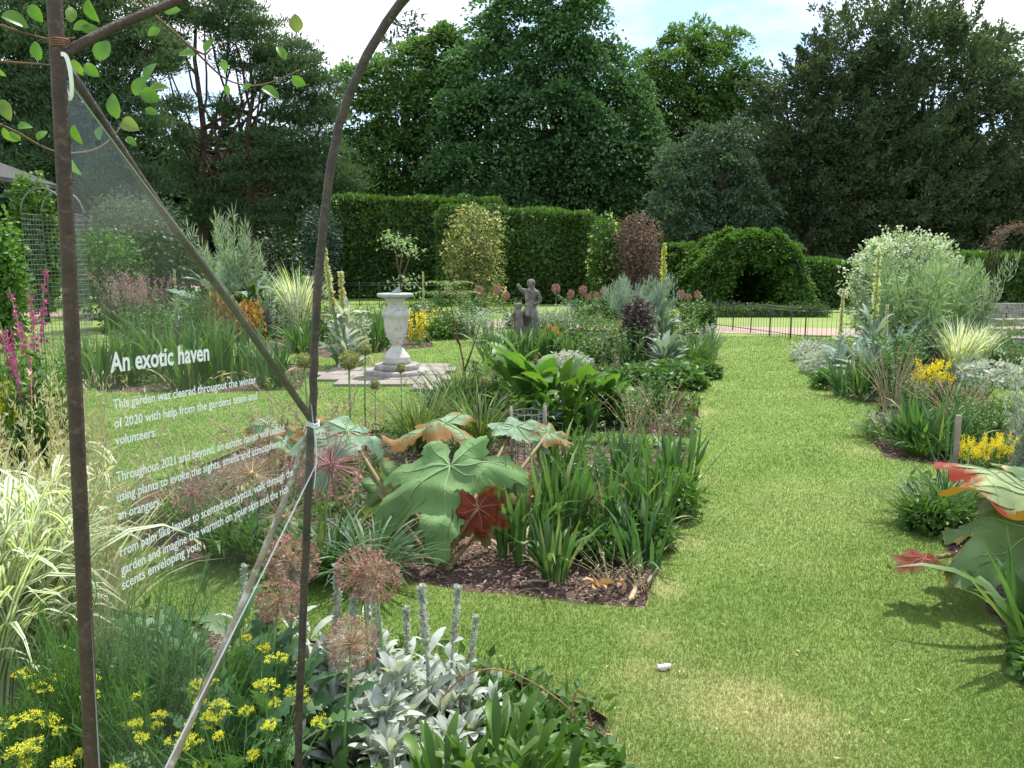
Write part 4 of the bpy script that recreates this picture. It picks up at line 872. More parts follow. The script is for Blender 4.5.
# ---- front bed, seen partly through the clear panel
ORD_ = 'first second third fourth fifth sixth seventh eighth ninth tenth eleventh'.split()
R_ = [
 (VAR[0], 'striped_grass', 'cream striped arching grass clump between the rusty post and the picture edge', 'grass', 18, 712, 440, None, .6),
 (VAR[1], 'striped_grass', 'cream striped grass clump directly behind the rusty post', 'grass', 66, 690, 460, None, .42),
 (VAR[1], 'striped_grass', 'cream striped grass at the very edge, cut off by the picture side', 'grass', -30, 742, 450, None, .85),
 (VAR[0], 'striped_grass', 'cream striped grass farthest back, behind the fawn seed heads', 'grass', 40, 640, 445, None, .5),
 (SEED, 'seed_grass', 'fawn feathery seed heads leaning over the lawn behind the lettering', 'grass', 88, 625, 372, None, .6),
 (SEED, 'seed_grass', 'fawn feathery seed heads standing beside the magenta flower spikes', 'grass', 22, 610, 372, None, 1.0),
 (SEED, 'seed_grass', 'fawn seed heads rising out of the cream striped grass below the lettering', 'grass', 60, 680, 420, None, 1.0),
 (FTH, 'feathery_herb', 'dark green feathery herb at the foot of the rusty post', 'herb', 128, 800, 580, None, .6),
 (FTH, 'feathery_herb', 'dark green feathery herb beside the jagged leaves, below the lettering', 'herb', 176, 812, 628, None, .8),
 (FTH, 'feathery_herb', 'feathery dark herb at the corner, behind the low yellow flowers', 'herb', 60, 800, 640, None, .9),
 (JAG, 'jagged_plant', 'clump of dark jagged leaves against the lawn, under the lettering', 'plant', 168, 700, 572, None, 1.0),
 (JAGD, 'jagged_plant', 'broad jagged leaves between the cane and the feathery herb', 'plant', 228, 735, 580, None, 1.0),
 (JAGD, 'jagged_plant', 'jagged leaves at the foot of the dark arched rod', 'plant', 275, 800, 640, None, .9),
 (JAG, 'jagged_plant', 'jagged green leaves under the front pink allium head', 'plant', 330, 840, 700, None, .8),
 (JAGD, 'jagged_plant', 'low jagged leaves in the bottom corner by the foot of the cane', 'plant', 215, 850, 690, None, 1.0),
 (FENB, 'yellow_umbel_herb', 'low mass of lime yellow umbels in the bottom corner', 'flower', 20, 860, 705, None, 1.0),
 (FEN[1], 'yellow_umbel_herb', 'lime yellow umbels just beyond the rusty post at the bottom edge', 'flower', 70, 880, 738, None, .6),
 (FEN[0], 'yellow_umbel_herb', 'lime yellow umbels leaning on the peeling cane', 'flower', 190, 850, 690, None, .6),
 (FEN[1], 'yellow_umbel_herb', 'lime yellow umbels beside the dark arched rod', 'flower', 255, 850, 672, None, .7),
 (FEN[0], 'yellow_umbel_herb', 'lime yellow umbels at the bottom edge below the jagged leaves', 'flower', 235, 900, 722, None, .6),
 (LAMB[0], 'lambs_ear', 'silver woolly mound at the middle of the silver patch', 'plant', 392, 770, 612, None, 1.1),
 (LAMB[1], 'lambs_ear', 'silver woolly mound nearest the lawn', 'plant', 452, 745, 615, None, .85),
 (LAMB[1], 'lambs_ear', 'silver woolly mound at the front of the patch above the green leaves', 'plant', 400, 800, 650, None, 1.0),
 (LAMB[0], 'lambs_ear', 'silver woolly mound behind the dark arched rod', 'plant', 335, 750, 590, None, 1.0),
 (LAMB[0], 'lambs_ear', 'silver woolly mound farthest back below the twin allium heads', 'plant', 380, 720, 590, None, 1.1),
 (LAN, 'lance_leaved_plant', 'bright green pointed leaves at the bottom edge beside the silver patch', 'plant', 440, 860, 732, None, .9),
 (LAN, 'lance_leaved_plant', 'bright green pointed leaves between silver patch and rusty wire hoops', 'plant', 500, 840, 702, None, .85),
 (LAN, 'lance_leaved_plant', 'pointed green leaves right at the wire hoops', 'plant', 545, 850, 722, None, .8),
 (DOCK, 'lance_leaved_plant', 'broader pointed leaves at the bottom edge under the green clump', 'plant', 385, 900, 790, None, 1.0),
 (LOW, 'low_leafy_plant', 'low small leaved green mat inside the wire hoops', 'plant', 572, 775, 730, None, 1.5),
 (LOW, 'low_leafy_plant', 'low small leaved green mat between hoops and pointed leaves', 'plant', 525, 765, 705, None, 1.3),
 (LOWB, 'low_leafy_plant', 'small green mat at the bottom edge in front of the hoops', 'plant', 560, 830, 770, None, 1.3),
 (LOW, 'low_leafy_plant', 'small leaved green mat at the lawn edge behind the silver patch', 'plant', 488, 715, 680, None, 1.2),
 (ALB[0], 'dry_allium', 'dry pink allium head touching the dark arched rod at silver spike height', 'flower', 290, 740, 535, None, 1.0),
 (ALB[1], 'dry_allium', 'dry pink allium head low beside the dark arched rod, seen through the panel edge', 'flower', 262, 770, 582, None, 1.0),
 (ALB[2], 'dry_allium', 'rear one of the twin pink allium heads over the silver patch', 'flower', 375, 745, 552, None, 1.0),
 (ALB[1], 'dry_allium', 'front one of the twin pink allium heads over the silver patch', 'flower', 392, 765, 565, None, 1.05),
 (ALB[2], 'dry_allium', 'lowest and nearest dry pink allium head in front of the jagged leaves', 'flower', 340, 815, 620, None, 1.0),
]
for i, (px, top, by) in enumerate(sorted(((238, 568, 690), (318, 556, 735), (337, 572, 745), (350, 590, 740), (368, 560, 705), (432, 578, 740), (448, 590, 730), (410, 600, 730), (465, 618, 735), (300, 560, 700), (388, 592, 720)))):
    R_.append((LSP, 'silver_flower_spike', ORD_[i] + ' woolly silver flower spike counted from the lettering toward the grass walk', 'flower', px, by, top, 'woolly silver spikes in the front bed'))
# ---- rhubarb bed
R_ += [
 (IR[0], 'iris_clump', 'green sword leaves directly beside the red hanging rhubarb leaf', 'iris', 520, 555, 458, None, 1.0),
 (IR[2], 'iris_clump', 'tall upright iris leaves in the middle of the rhubarb bed above the dead leaf', 'iris', 560, 545, 440, None, 1.0),
 (IRw, 'iris_clump', 'small front clump of broad sword leaves standing on the bare mulch', 'iris', 552, 578, 505, None, 1.0),
 (IR[1], 'iris_clump', 'large iris clump rising behind the bare mulch corner', 'iris', 612, 538, 440, None, 1.0),
 (IR[0], 'iris_clump', 'iris clump at the corner of the rhubarb bed next to the grass walk', 'iris', 650, 530, 440, None, .95),
 (IR[1], 'iris_clump', 'iris leaves splaying over the grass walk from the back corner of the rhubarb bed', 'iris', 672, 490, 415, None, 1.2),
 (IR[2], 'iris_clump', 'iris leaves behind the big pale rhubarb leaf near the wire cage', 'iris', 560, 500, 412, None, 1.),
 (IRd[0], 'iris_clump', 'dark iris leaves at the back of the rhubarb bed below the black pot', 'iris', 620, 480, 415, None, 1.0),
 (IRd[1], 'iris_clump', 'dark low iris leaves among green herbs by the bed corner', 'iris', 640, 562, 490, None, 1.1),
 (DGR, 'grass_clump', 'dark thin leaved clump below the big pale rhubarb leaf', 'grass', 372, 582, 500, None, 1.1),
 (DGR, 'grass_clump', 'dark thin leaved clump between the rod and the rhubarb stalks', 'grass', 335, 575, 505, None, 1.1),
 (GR[1], 'grass_clump', 'loose strappy clump through the panel above the woolly spikes', 'grass', 260, 560, 480, None, 1.2),
 (IRw, 'strap_leaved_plant', 'broad strap leaves just past the dark arched rod at mulch level', 'plant', 318, 578, 505, None, 1.6),
 (IRw, 'strap_leaved_plant', 'broad strap leaves seen through the panel over the last line of lettering', 'plant', 225, 560, 490, None, 1.5),
 (LOW, 'low_leafy_plant', 'leafy green herb among the irises near the bed corner', 'plant', 640, 545, 500, None, 1.0),
 (LOW, 'low_leafy_plant', 'leafy herb behind the dead leaf in the rhubarb bed', 'plant', 600, 555, 515, None, .9),
 (LOWB, 'low_leafy_plant', 'leafy herb under the splaying irises by the grass walk', 'plant', 665, 515, 470, None, .9),
 (PER[0], 'leafy_perennial', 'upright green perennial between the two tallest iris clumps', 'plant', 588, 520, 440, None, .9),
 (WISP, 'wispy_perennial', 'wispy brown stems behind the lettering at the left of the rhubarb bed', 'plant', 200, 530, 440, None, 1.4),
 (WISP, 'wispy_perennial', 'wispy brown stems behind the panel corner tie', 'plant', 285, 500, 395, None, 1.2),
 (WISP, 'wispy_perennial', 'wispy brown stems behind the blue green rhubarb leaf', 'plant', 330, 470, 385, None, 1.2),
 (GR[0], 'grass_clump', 'pale wispy grass at the back edge of the rhubarb bed near the cage', 'grass', 480, 450, 380, None, 1.2),
 (GR[0], 'grass_clump', 'pale wispy grass at the back edge of the rhubarb bed under the tall buds', 'grass', 420, 450, 375, None, 1.2),
 (GR[1], 'grass_clump', 'thin green grass through the panel among the starry allium heads', 'grass', 170, 525, 455, None, 1.2),
 (DRY, 'dried_plant', 'dry bent stems lying over the bare mulch corner', 'stems', 610, 585, 545, None, 1.3),
 (DRY, 'dried_plant', 'dry bent stems at the mulch beside the grass walk', 'stems', 640, 590, 560, None, 1.3),
 (ALC[0], 'starry_allium', 'wide starry mauve allium head right behind the dark arched rod', 'flower', 322, 575, 430, None, 1.0),
 (ALC[1], 'starry_allium', 'starry dry allium head over the word eucalyptus', 'flower', 262, 560, 440, None, 1.0),
 (ALC[0], 'starry_allium', 'starry allium head over the word orangery', 'flower', 205, 560, 470, None, 1.0),
 (ALC[1], 'starry_allium', 'low starry allium head on the mulch at the end of the lettering', 'flower', 285, 570, 495, None, 1.0),
 (ALC[0], 'starry_allium', 'starry allium head farthest toward the post through the panel', 'flower', 160, 545, 480, None, 1.0),
 (ALC[1], 'starry_allium', 'faded starry allium head among the tall iris leaves', 'flower', 592, 545, 478, None, .7),
 (BUD[0], 'green_allium', 'tallest green allium bud on a dark stem before the sundial paving', 'flower', 351, 480, 350, None, 1.0),
 (BUD[1], 'green_allium', 'green allium bud just beyond the tallest one', 'flower', 366, 455, 342, None, 1.0),
 (BUD[1], 'green_allium', 'green allium bud touching the dark arched rod at sundial height', 'flower', 309, 480, 352, None, 1.0),
 (BUD[0], 'green_allium', 'small green allium bud over the sundial paving', 'flower', 377, 450, 380, None, 1.0),
 (BUD[1], 'green_allium', 'dark thin bud in front of the sundial steps', 'flower', 402, 455, 362, None, .8),
 (BUD[0], 'green_allium', 'yellowish bud among the leaves in front of the big leafy clump', 'flower', 486, 450, 376, None, 1.1),
]
# ---- leafy bed and statue bed
R_ += [
 (DOCKB, 'large_leaved_plant', 'huge bright upright leaves standing beside the statue', 'plant', 528, 418, 322, None, .95),
 (DOCK, 'large_leaved_plant', 'broad green leaves in the middle of the leafy bed', 'plant', 560, 425, 350, None, 1.2),
 (DOCKB, 'large_leaved_plant', 'bright broad leaves over the black pot', 'plant', 598, 418, 352, None, 1.0),
 (DOCK, 'large_leaved_plant', 'broad leaves at the front edge of the leafy bed', 'plant', 520, 430, 378, None, 1.3),
 (DOCK, 'large_leaved_plant', 'broad low leaves beside the small silver jagged plant', 'plant', 566, 432, 392, None, 1.2),
 (DOCK, 'large_leaved_plant', 'broad leaves at the back of the leafy bed below the irises', 'plant', 500, 400, 345, None, 1.2),
 (ART, 'silver_jagged_plant', 'small silvery jagged leaves at the front edge of the leafy bed', 'plant', 545, 434, 395, None, .8),
 (IR[0], 'iris_clump', 'bright sword leaves behind the black pot', 'iris', 612, 415, 360, None, .8),
 (IR[2], 'iris_clump', 'small bright sword leaves in front of the broad leaves', 'iris', 590, 432, 392, None, .9),
 (GR[1], 'grass_clump', 'strappy grass behind the yellowish bud beside the sundial paving', 'grass', 452, 420, 350, None, 1.2),
 (GR[0], 'grass_clump', 'fine grass at the end of the leafy bed by the sapling', 'grass', 470, 415, 350, None, 1.2),
 (IRd[0], 'iris_clump', 'dark strappy leaves at the foot of the sapling', 'iris', 462, 425, 372, None, 1.3),
 (WISP, 'wispy_perennial', 'reddish wispy plant at the walk side corner of the leafy bed', 'plant', 662, 430, 385, None, 1.3),
 (PER[1], 'leafy_perennial', 'fine leaved green plant beside the black pot', 'plant', 636, 428, 382, None, 1.1),
 (DRY, 'dried_plant', 'dry straw stems before the reddish wispy plant', 'stems', 632, 438, 388, None, .9),
 (PER[0], 'leafy_perennial', 'green upright plant at the back corner of the leafy bed', 'plant', 655, 410, 365, None, 1.1),
 (IR[0], 'iris_clump', 'bright iris leaves right in front of the statue', 'iris', 520, 362, 318, None, 1.5),
 (IR[2], 'iris_clump', 'bright iris leaves beside the statue toward the walk', 'iris', 548, 360, 320, None, 1.5),
 (IR[1], 'iris_clump', 'iris leaves in the statue bed toward the grey bush', 'iris', 578, 362, 325, None, 1.5),
 (IR[0], 'iris_clump', 'iris leaves at the sundial end of the statue bed', 'iris', 496, 365, 322, None, 1.3),
 (PER[2], 'leafy_perennial', 'leafy green plant between irises and grey bush', 'plant', 600, 368, 322, None, 1.3),
 (PER[1], 'leafy_perennial', 'fine leaved plant behind the irises of the statue bed', 'plant', 575, 345, 308, None, 1.6),
 (PER[0], 'leafy_perennial', 'green plant at the foot of the grey topped bush', 'plant', 628, 372, 322, None, 1.2),
 (SILVL, 'silver_plant', 'small silver mound between irises and grey topped bush', 'plant', 572, 372, 350, None, 1.2),
 (ARTS, 'silver_leaved_plant', 'large silver grey leaf rosette at the foot of the bright yellow spire', 'plant', 664, 372, 325, None, 1.1),
 (ARTS, 'silver_leaved_plant', 'silver grey leaves higher up beside the grey topped bush', 'plant', 655, 352, 300, None, .9),
 (MULY, 'mullein', 'tallest bright yellow mullein spire at the walk side of the statue bed', 'flower', 661, 362, 244, None, .8),
 (CLOV, 'low_leafy_plant', 'spreading bright green mat at the walk edge of the statue bed', 'plant', 672, 386, 362, None, 1.5),
 (CLOV, 'low_leafy_plant', 'low green mat under the silver rosette', 'plant', 645, 384, 364, None, 1.4),
 (CLOV, 'low_leafy_plant', 'low green mat farther along the walk beside the silver rosette', 'plant', 696, 378, 360, None, 1.2),
 (GR[1], 'grass_clump', 'strappy green clump between silver rosette and walk', 'grass', 693, 366, 322, None, 1.1),
 (IRd[1], 'iris_clump', 'dark strappy clump at the far walk side of the statue bed', 'iris', 704, 358, 325, None, 1.2),
 (PER[2], 'leafy_perennial', 'leafy plant behind the tallest yellow spire', 'plant', 682, 352, 308, None, 1.2),
 (SILV, 'silver_plant', 'small silver plant at the very end of the bed by the railings', 'plant', 712, 346, 322, None, 1.3),
 (SILV, 'silver_plant', 'silver spikes behind the statue shoulder', 'plant', 548, 335, 303, None, 1.0),
 (SILV, 'silver_plant', 'silver spikes just past the first, toward the grey bush', 'plant', 562, 336, 302, None, 1.0),
 (SILV, 'silver_plant', 'silver grey foliage between the sapling and the statue', 'plant', 492, 342, 306, None, 1.4),
 (SILV, 'silver_plant', 'silver grey foliage behind the sapling stem', 'plant', 466, 338, 306, None, 1.3),
 (PER[2], 'leafy_perennial', 'leafy green plant behind the sapling', 'plant', 448, 335, 300, None, 1.5),
 (PER[1], 'leafy_perennial', 'green border plant under the golden pillar rose', 'plant', 475, 325, 290, None, 1.5),
 (PER[0], 'leafy_perennial', 'green border plant behind the statue child', 'plant', 512, 328, 296, None, 1.4),
 (ORG, 'coppery_plant', 'low coppery leaved plant between statue and grey bush', 'plant', 552, 350, 326, None, .6),
 (PER[0], 'leafy_perennial', 'green border plant far back before the bronze pillar', 'plant', 610, 322, 292, None, 1.8),
 (PER[1], 'leafy_perennial', 'green border plant far back before the squared hedge end', 'plant', 585, 320, 292, None, 1.8),
 (PER[2], 'leafy_perennial', 'green border plant far back between bronze pillar and yellow spire', 'plant', 645, 322, 290, None, 1.8),
 (PER[2], 'leafy_perennial', 'green border plant beside the pale allium head by the arbour', 'plant', 690, 324, 294, None, 1.5),
]
ORD = 'first second third fourth fifth sixth seventh eighth ninth tenth eleventh twelfth thirteenth fourteenth fifteenth sixteenth seventeenth eighteenth'.split()
for i, (px, top) in enumerate(sorted(((448, 288), (462, 292), (480, 286), (497, 284), (506, 292), (556, 284), (571, 290), (582, 286), (596, 292), (604, 287), (618, 290), (632, 294), (646, 288), (680, 290), (688, 294), (697, 291), (588, 294), (624, 284)))):
    R_.append((ALF, 'far_allium', ORD[i] + ' faded mauve allium counted from the sundial toward the railings, beyond the statue', 'flower', px, 322, top, 'faded alliums beyond the statue', .8))
# ---- mullein bed behind the sundial
R_ += [
 (MULS, 'mullein', 'woolly silver mullein with a pale spire beside the dark arched rod', 'flower', 347, 368, 248, None, .9),
 (ART, 'silver_jagged_plant', 'grey jagged leaves below the woolly mullein spire', 'plant', 340, 366, 322, None, .7),
 (SILV, 'silver_plant', 'silver stems between woolly mullein and sundial', 'plant', 356, 364, 305, None, .9),
 (IR[0], 'iris_clump', 'green sword leaves immediately behind the arched rod and left of the sundial', 'iris', 302, 352, 312, None, 1.2),
 (IR[1], 'iris_clump', 'bright sword leaves between mullein and sundial', 'iris', 372, 350, 298, None, .9),
 (IR[2], 'iris_clump', 'bright sword leaves behind the sundial column', 'iris', 384, 345, 300, None, .9),
 (PER[0], 'leafy_perennial', 'green leafy plant behind the mullein', 'plant', 330, 342, 298, None, 1.3),
 (YELP, 'yellow_leaved_plant', 'vivid yellow foliage plant tucked beside the sundial pedestal', 'plant', 417, 342, 308, None, .9),
 (PER[2], 'leafy_perennial', 'green leafy plant behind the vivid yellow foliage', 'plant', 425, 332, 292, None, 1.3),
 (PER[1], 'leafy_perennial', 'fine green plant right behind the sundial plate', 'plant', 402, 334, 296, None, 1.4),
 (LOWB, 'low_leafy_plant', 'low green mound beyond the sundial toward the sapling', 'plant', 440, 338, 316, None, 1.3),
 (WISP, 'wispy_perennial', 'low purplish wispy plant at the sundial step', 'plant', 374, 372, 350, None, 1.0),
 (MUL[2], 'mullein', 'slender pale orange flower spire leaning behind the sundial plate', 'flower', 424, 335, 272, None, .5),
]
# ---- flag iris bed and pink bed, through the panel
for i, (px, top, lab) in enumerate(((100, 318, 'iris clump immediately past the rusty post through the panel'), (128, 312, 'iris clump above the letters An exotic'), (158, 308, 'iris clump above the word exotic'), (190, 305, 'tall iris clump above the word haven'), (216, 300, 'tallest iris clump beside the diagonal rod'), (244, 310, 'iris clump just under the diagonal rod'), (270, 325, 'iris clump between diagonal rod and arched rod'), (76, 325, 'iris clump half hidden by the rusty post'))):
    R_.append(((IRd if i in (6,) else IR)[i % 2], 'iris_clump', lab, 'iris', px, 386 - (i % 3) * 4, top, None, .85))
R_ += [
 (PINK, 'pink_flowers', 'mass of pink flowers seen through the panel by the post', 'flower', 132, 338, 270, None, .6),
 (PINK, 'pink_flowers', 'pink flowers beside the diagonal rod', 'flower', 156, 335, 276, None, .5),
 (PINK, 'pink_flowers', 'faint pink flowers beyond the wire trellis', 'flower', 110, 332, 288, None, .5),
 (MUL[2], 'mullein', 'short pale yellow spire beyond the pink flowers', 'flower', 178, 330, 270, None, .6),
 (PER[0], 'leafy_perennial', 'green plant at the foot of the pink flowers', 'plant', 145, 346, 305, None, 1.5),
 (PER[1], 'leafy_perennial', 'green plant between pink flowers and orange shrub', 'plant', 185, 342, 290, None, 1.2),
 (PER[2], 'leafy_perennial', 'green plant under the silvery artichoke', 'plant', 205, 338, 285, None, 1.2),
 (FTHP, 'artichoke', 'tall silvery green artichoke rising before the pines', 'plant', 236, 335, 210, None, .5),
 (ART, 'artichoke', 'broad silvery jagged leaves at the base of the tall artichoke', 'plant', 230, 335, 250, None, 1.0),
 (ART, 'artichoke', 'silvery jagged leaves beside the tall artichoke toward the arched rod', 'plant', 262, 330, 258, None, .8),
 (ORG, 'orange_leaved_shrub', 'orange and gold leaved shrub crossed by the diagonal rod', 'shrub', 222, 340, 292, None, .45),
 (ORG, 'orange_leaved_shrub', 'small orange tinted leaves beyond the orange shrub', 'shrub', 248, 340, 302, None, .7),
 (SILV, 'silver_plant', 'silver spikes beside the arched rod before the cream striped bush', 'plant', 274, 336, 284, None, .7),
 (SILV, 'silver_plant', 'smaller silver spikes touching the arched rod', 'plant', 290, 336, 288, None, .6),
 (PALEG, 'striped_grass', 'cream variegated bush of narrow leaves beyond the arched rod', 'grass', 300, 332, 258, None, .7),
 (DOCK, 'leafy_perennial', 'green leafy mound between orange shrub and silver spikes', 'plant', 256, 335, 275, None, .8),
 (DOCK, 'leafy_perennial', 'green leafy mound behind the cream variegated bush', 'plant', 290, 325, 262, None, .8),
 (PER[0], 'leafy_perennial', 'fine green plant at the edge of the lawn under the orange shrub', 'plant', 215, 346, 315, None, 1.5),
 (PER[2], 'leafy_perennial', 'fine green plant at the edge of the lawn near the silver spikes', 'plant', 310, 342, 312, None, 1.4),
]
# ---- foxglove bed, far side
R_ += [
 (MAG[0], 'foxglove', 'tall magenta flower spires against the rusty post', 'flower', 46, 462, 262, None, .6),
 (MAG[1], 'foxglove', 'shorter magenta flower spires nearest the picture side', 'flower', 22, 458, 305, None, .6),
 (MAG[1], 'foxglove', 'lowest magenta spires between the other two and the post', 'flower', 34, 475, 335, None, .5),
 (PER[2], 'leafy_perennial', 'green leafy stems at the foot of the magenta spires', 'plant', 30, 468, 352, None, 1.0),
 (PER[0], 'leafy_perennial', 'green leafy stems cut off by the picture side', 'plant', -5, 465, 345, None, 1.0),
 (PER[2], 'leafy_perennial', 'green leafy stems hard against the rusty post', 'plant', 58, 452, 350, None, .8),
 (YEL, 'yellow_flowers', 'small patch of yellow daisies at the picture side below the magenta spires', 'flower', -2, 470, 378, None, .35),
 (LOW, 'low_leafy_plant', 'low leaves at the corner of the magenta spire bed', 'plant', 55, 462, 430, None, 1.4),
 (DOCK, 'leafy_perennial', 'broad green leaves behind the magenta spires', 'plant', 10, 440, 345, None, 1.0),
]
# ---- right hand beds
R_ += [
 (MUL[0], 'mullein', 'tall pale yellow mullein spire before the white shrub', 'flower', 870, 385, 250, None, .7),
 (MUL[2], 'mullein', 'shorter pale mullein spire nearest the grass walk, beside the railings', 'flower', 838, 378, 290, None, .7),
 (MUL[2], 'mullein', 'small bent cream spire close beside the tall pale yellow one', 'flower', 882, 382, 305, None, .7),
 (ARTS, 'silver_leaved_plant', 'silver leaf rosette below the tall pale yellow spire', 'plant', 866, 388, 338, None, 1.1),
 (ARTS, 'silver_leaved_plant', 'silver leaf rosette below the shorter pale spire', 'plant', 838, 382, 342, None, 1.0),
 (ART, 'silver_jagged_plant', 'grey jagged leaves between the two pale spires', 'plant', 852, 376, 330, None, 1.0),
 (SILVL, 'silver_plant', 'low silver mat at the walk edge by the railings', 'plant', 810, 362, 340, None, 1.0),
 (SILVL, 'silver_plant', 'low silver mat just before the shorter pale spire', 'plant', 822, 374, 350, None, 1.0),
 (IRd[0], 'iris_clump', 'dark upright iris leaves at the front of the two pale spires', 'iris', 846, 396, 350, None, 1.0),
 (IR[2], 'iris_clump', 'iris leaves beside the dark clump toward the yellow flower plateau', 'iris', 862, 400, 350, None, .9),
 (LOWB, 'low_leafy_plant', 'green mat at the foot of the dark iris leaves', 'plant', 828, 388, 368, None, 1.1),
 (PER[1], 'leafy_perennial', 'fine green plant beside the flat yellow flower head', 'plant', 890, 400, 330, None, .9),
 (PER[0], 'leafy_perennial', 'upright green plant behind the flat yellow flower head', 'plant', 905, 385, 325, None, 1.0),
 (WISP, 'wispy_perennial', 'brownish wispy plant between tall spire and yellow plateau', 'plant', 893, 408, 345, None, .8),
 (YEL, 'yellow_flowers', 'flat topped golden yellow flowers on dark stems', 'flower', 929, 408, 358, None, .55),
 (IRd[1], 'iris_clump', 'dark spiky leaves beside the flat topped golden flowers', 'iris', 950, 410, 368, None, .9),
 (PER[2], 'leafy_perennial', 'green leafy plant beneath the flat topped golden flowers', 'plant', 915, 412, 378, None, 1.3),
 (PER[1], 'leafy_perennial', 'fine plant at the lawn side beyond the dark spiky leaves', 'plant', 975, 405, 375, None, 1.2),
 (FTHS, 'feathery_shrub', 'big feathery pale green mass in front of the white shrub', 'shrub', 908, 366, 258, None, .75),
 (FTHS, 'feathery_shrub', 'feathery pale green mass beside the first toward the terrace', 'shrub', 938, 362, 266, None, .6),
 (FTHP, 'feathery_shrub', 'blue grey feathery plume standing apart before the flat dark hedge', 'shrub', 966, 358, 254, None, .5),
 (ART, 'silver_jagged_plant', 'grey jagged leaves under the big feathery mass', 'plant', 895, 370, 315, None, 1.3),
 (ART, 'silver_jagged_plant', 'grey jagged leaves under the blue grey plume', 'plant', 940, 368, 310, None, 1.0),
 (PALEG, 'striped_grass', 'pale cream arching grass beneath the blue grey plume', 'grass', 955, 374, 310, None, .85),
 (PALEG, 'striped_grass', 'smaller pale cream grass close beside the larger one', 'grass', 975, 372, 318, None, .75),
 (SILVL, 'silver_plant', 'silver mound on the lawn edge below the pale cream grass', 'plant', 992, 385, 360, None, 1.3),
 (SILV, 'silver_plant', 'upright silver plant beside the silver mound at the lawn', 'plant', 970, 380, 350, None, .9),
 (MUL[2], 'mullein', 'short cream spire near the terrace steps', 'flower', 980, 352, 298, None, .6),
 (MUL[2], 'mullein', 'tiny cream spire farthest along by the steps', 'flower', 1000, 352, 314, None, .6),
 (IR[1], 'iris_clump', 'green strappy leaves before the terrace steps', 'iris', 992, 372, 330, None, 1.0),
 (PER[1], 'leafy_perennial', 'green plant between steps and silver mound', 'plant', 1012, 375, 335, None, 1.1),
 (SILV, 'silver_shrub', 'tall silver shrub at the picture edge above the yellow daisies', 'shrub', 1036, 470, 335, None, .5),
 (SILV, 'silver_shrub', 'lower silver shrub in front of the tall one', 'shrub', 1022, 475, 375, None, .45),
 (YEL, 'yellow_flowers', 'golden daisies behind the scarlet edged leaf', 'flower', 972, 482, 436, None, .5),
 (YEL, 'yellow_flowers', 'golden daisies under the silver shrub', 'flower', 992, 478, 432, None, .5),
 (IRd[0], 'iris_clump', 'strappy leaves splaying over the mulch edge of the daisy bed', 'iris', 908, 445, 395, None, 1.3),
 (IR[1], 'iris_clump', 'strappy leaves in the middle of the daisy bed', 'iris', 925, 448, 385, None, 1.2),
 (IRd[1], 'iris_clump', 'loose strappy leaves beside the grey post', 'iris', 942, 455, 398, None, 1.2),
 (GR[1], 'grass_clump', 'low spreading blades at the walk corner of the daisy bed', 'grass', 880, 438, 410, None, 2.0),
 (GR[1], 'grass_clump', 'low spreading blades over the bare mulch of the daisy bed', 'grass', 918, 455, 425, None, 1.8),
 (PER[0], 'leafy_perennial', 'green plant between grey post and golden daisies', 'plant', 965, 450, 395, None, 1.0),
 (PER[2], 'leafy_perennial', 'green plant behind the golden daisies', 'plant', 985, 445, 390, None, 1.0),
 (WISP, 'wispy_perennial', 'rusty wispy flowers at the back of the daisy bed', 'plant', 960, 425, 378, None, 1.3),
 (GR[1], 'grass_clump', 'strappy clump under the scarlet edged leaf, spilling on the grass', 'grass', 930, 525, 462, None, 1.4),
 (IRd[1], 'iris_clump', 'dark strappy leaves behind the scarlet edged leaf', 'iris', 955, 520, 450, None, 1.2),
 (LOW, 'low_leafy_plant', 'low leaves below the scarlet tip by the walk', 'plant', 935, 530, 495, None, 1.2),
 (IRw, 'strap_leaved_plant', 'broad green sword leaves in the corner in front of the dull green rhubarb leaf', 'plant', 1040, 650, 520, None, 1.4),
 (LOW, 'low_leafy_plant', 'low leaves in the corner under the sword leaves', 'plant', 1060, 680, 640, None, 1.4),
]
plant_all(R_)
# white flowering shrub and companions on the far right
shrub('white_shrub', 'large round shrub covered in white flowers before the dark yew', 850, 944, 238, 345, 'feathery', 6000, .12, .05, 14.5, 'whiteflower', 1900, .05)
shrub('grey_topped_bush', 'dark purplish bush with a pale grey top beside the yellow spire', 622, 652, 300, 368, 'purple', 2600, .07, .03, None, shape='col')
shrub('grey_topped_bush', 'pale grey feathery cushion crowning the dark purplish bush', 618, 660, 280, 362, 'silvergreen', 1200, .10, .02, 13.2) if False else None
shrub('box_cone', 'small dark green clipped cone beside the railings', 699, 714, 304, 345, 'hedge', 1800, .05, .035, 15.6, shape='col')
mb = MB(); c = stems(mb, 30, .32, (.75, 1.), .3, .006); p, t = along(c, 90, .72, 1.); kites(mb, p + rng.normal(size=p.shape) * .04, rng.normal(size=p.shape) * .4 + (0, 0, .8), sphdir(len(p)), .10, .014, 1)
put(proto([('foliage', mb, ['drystem', 'silvergreen'])]), 'grey_plumes', 'pale grey feathery plumes topping the dark purplish bush', 'plant', 640, 364, 280, None, .7)

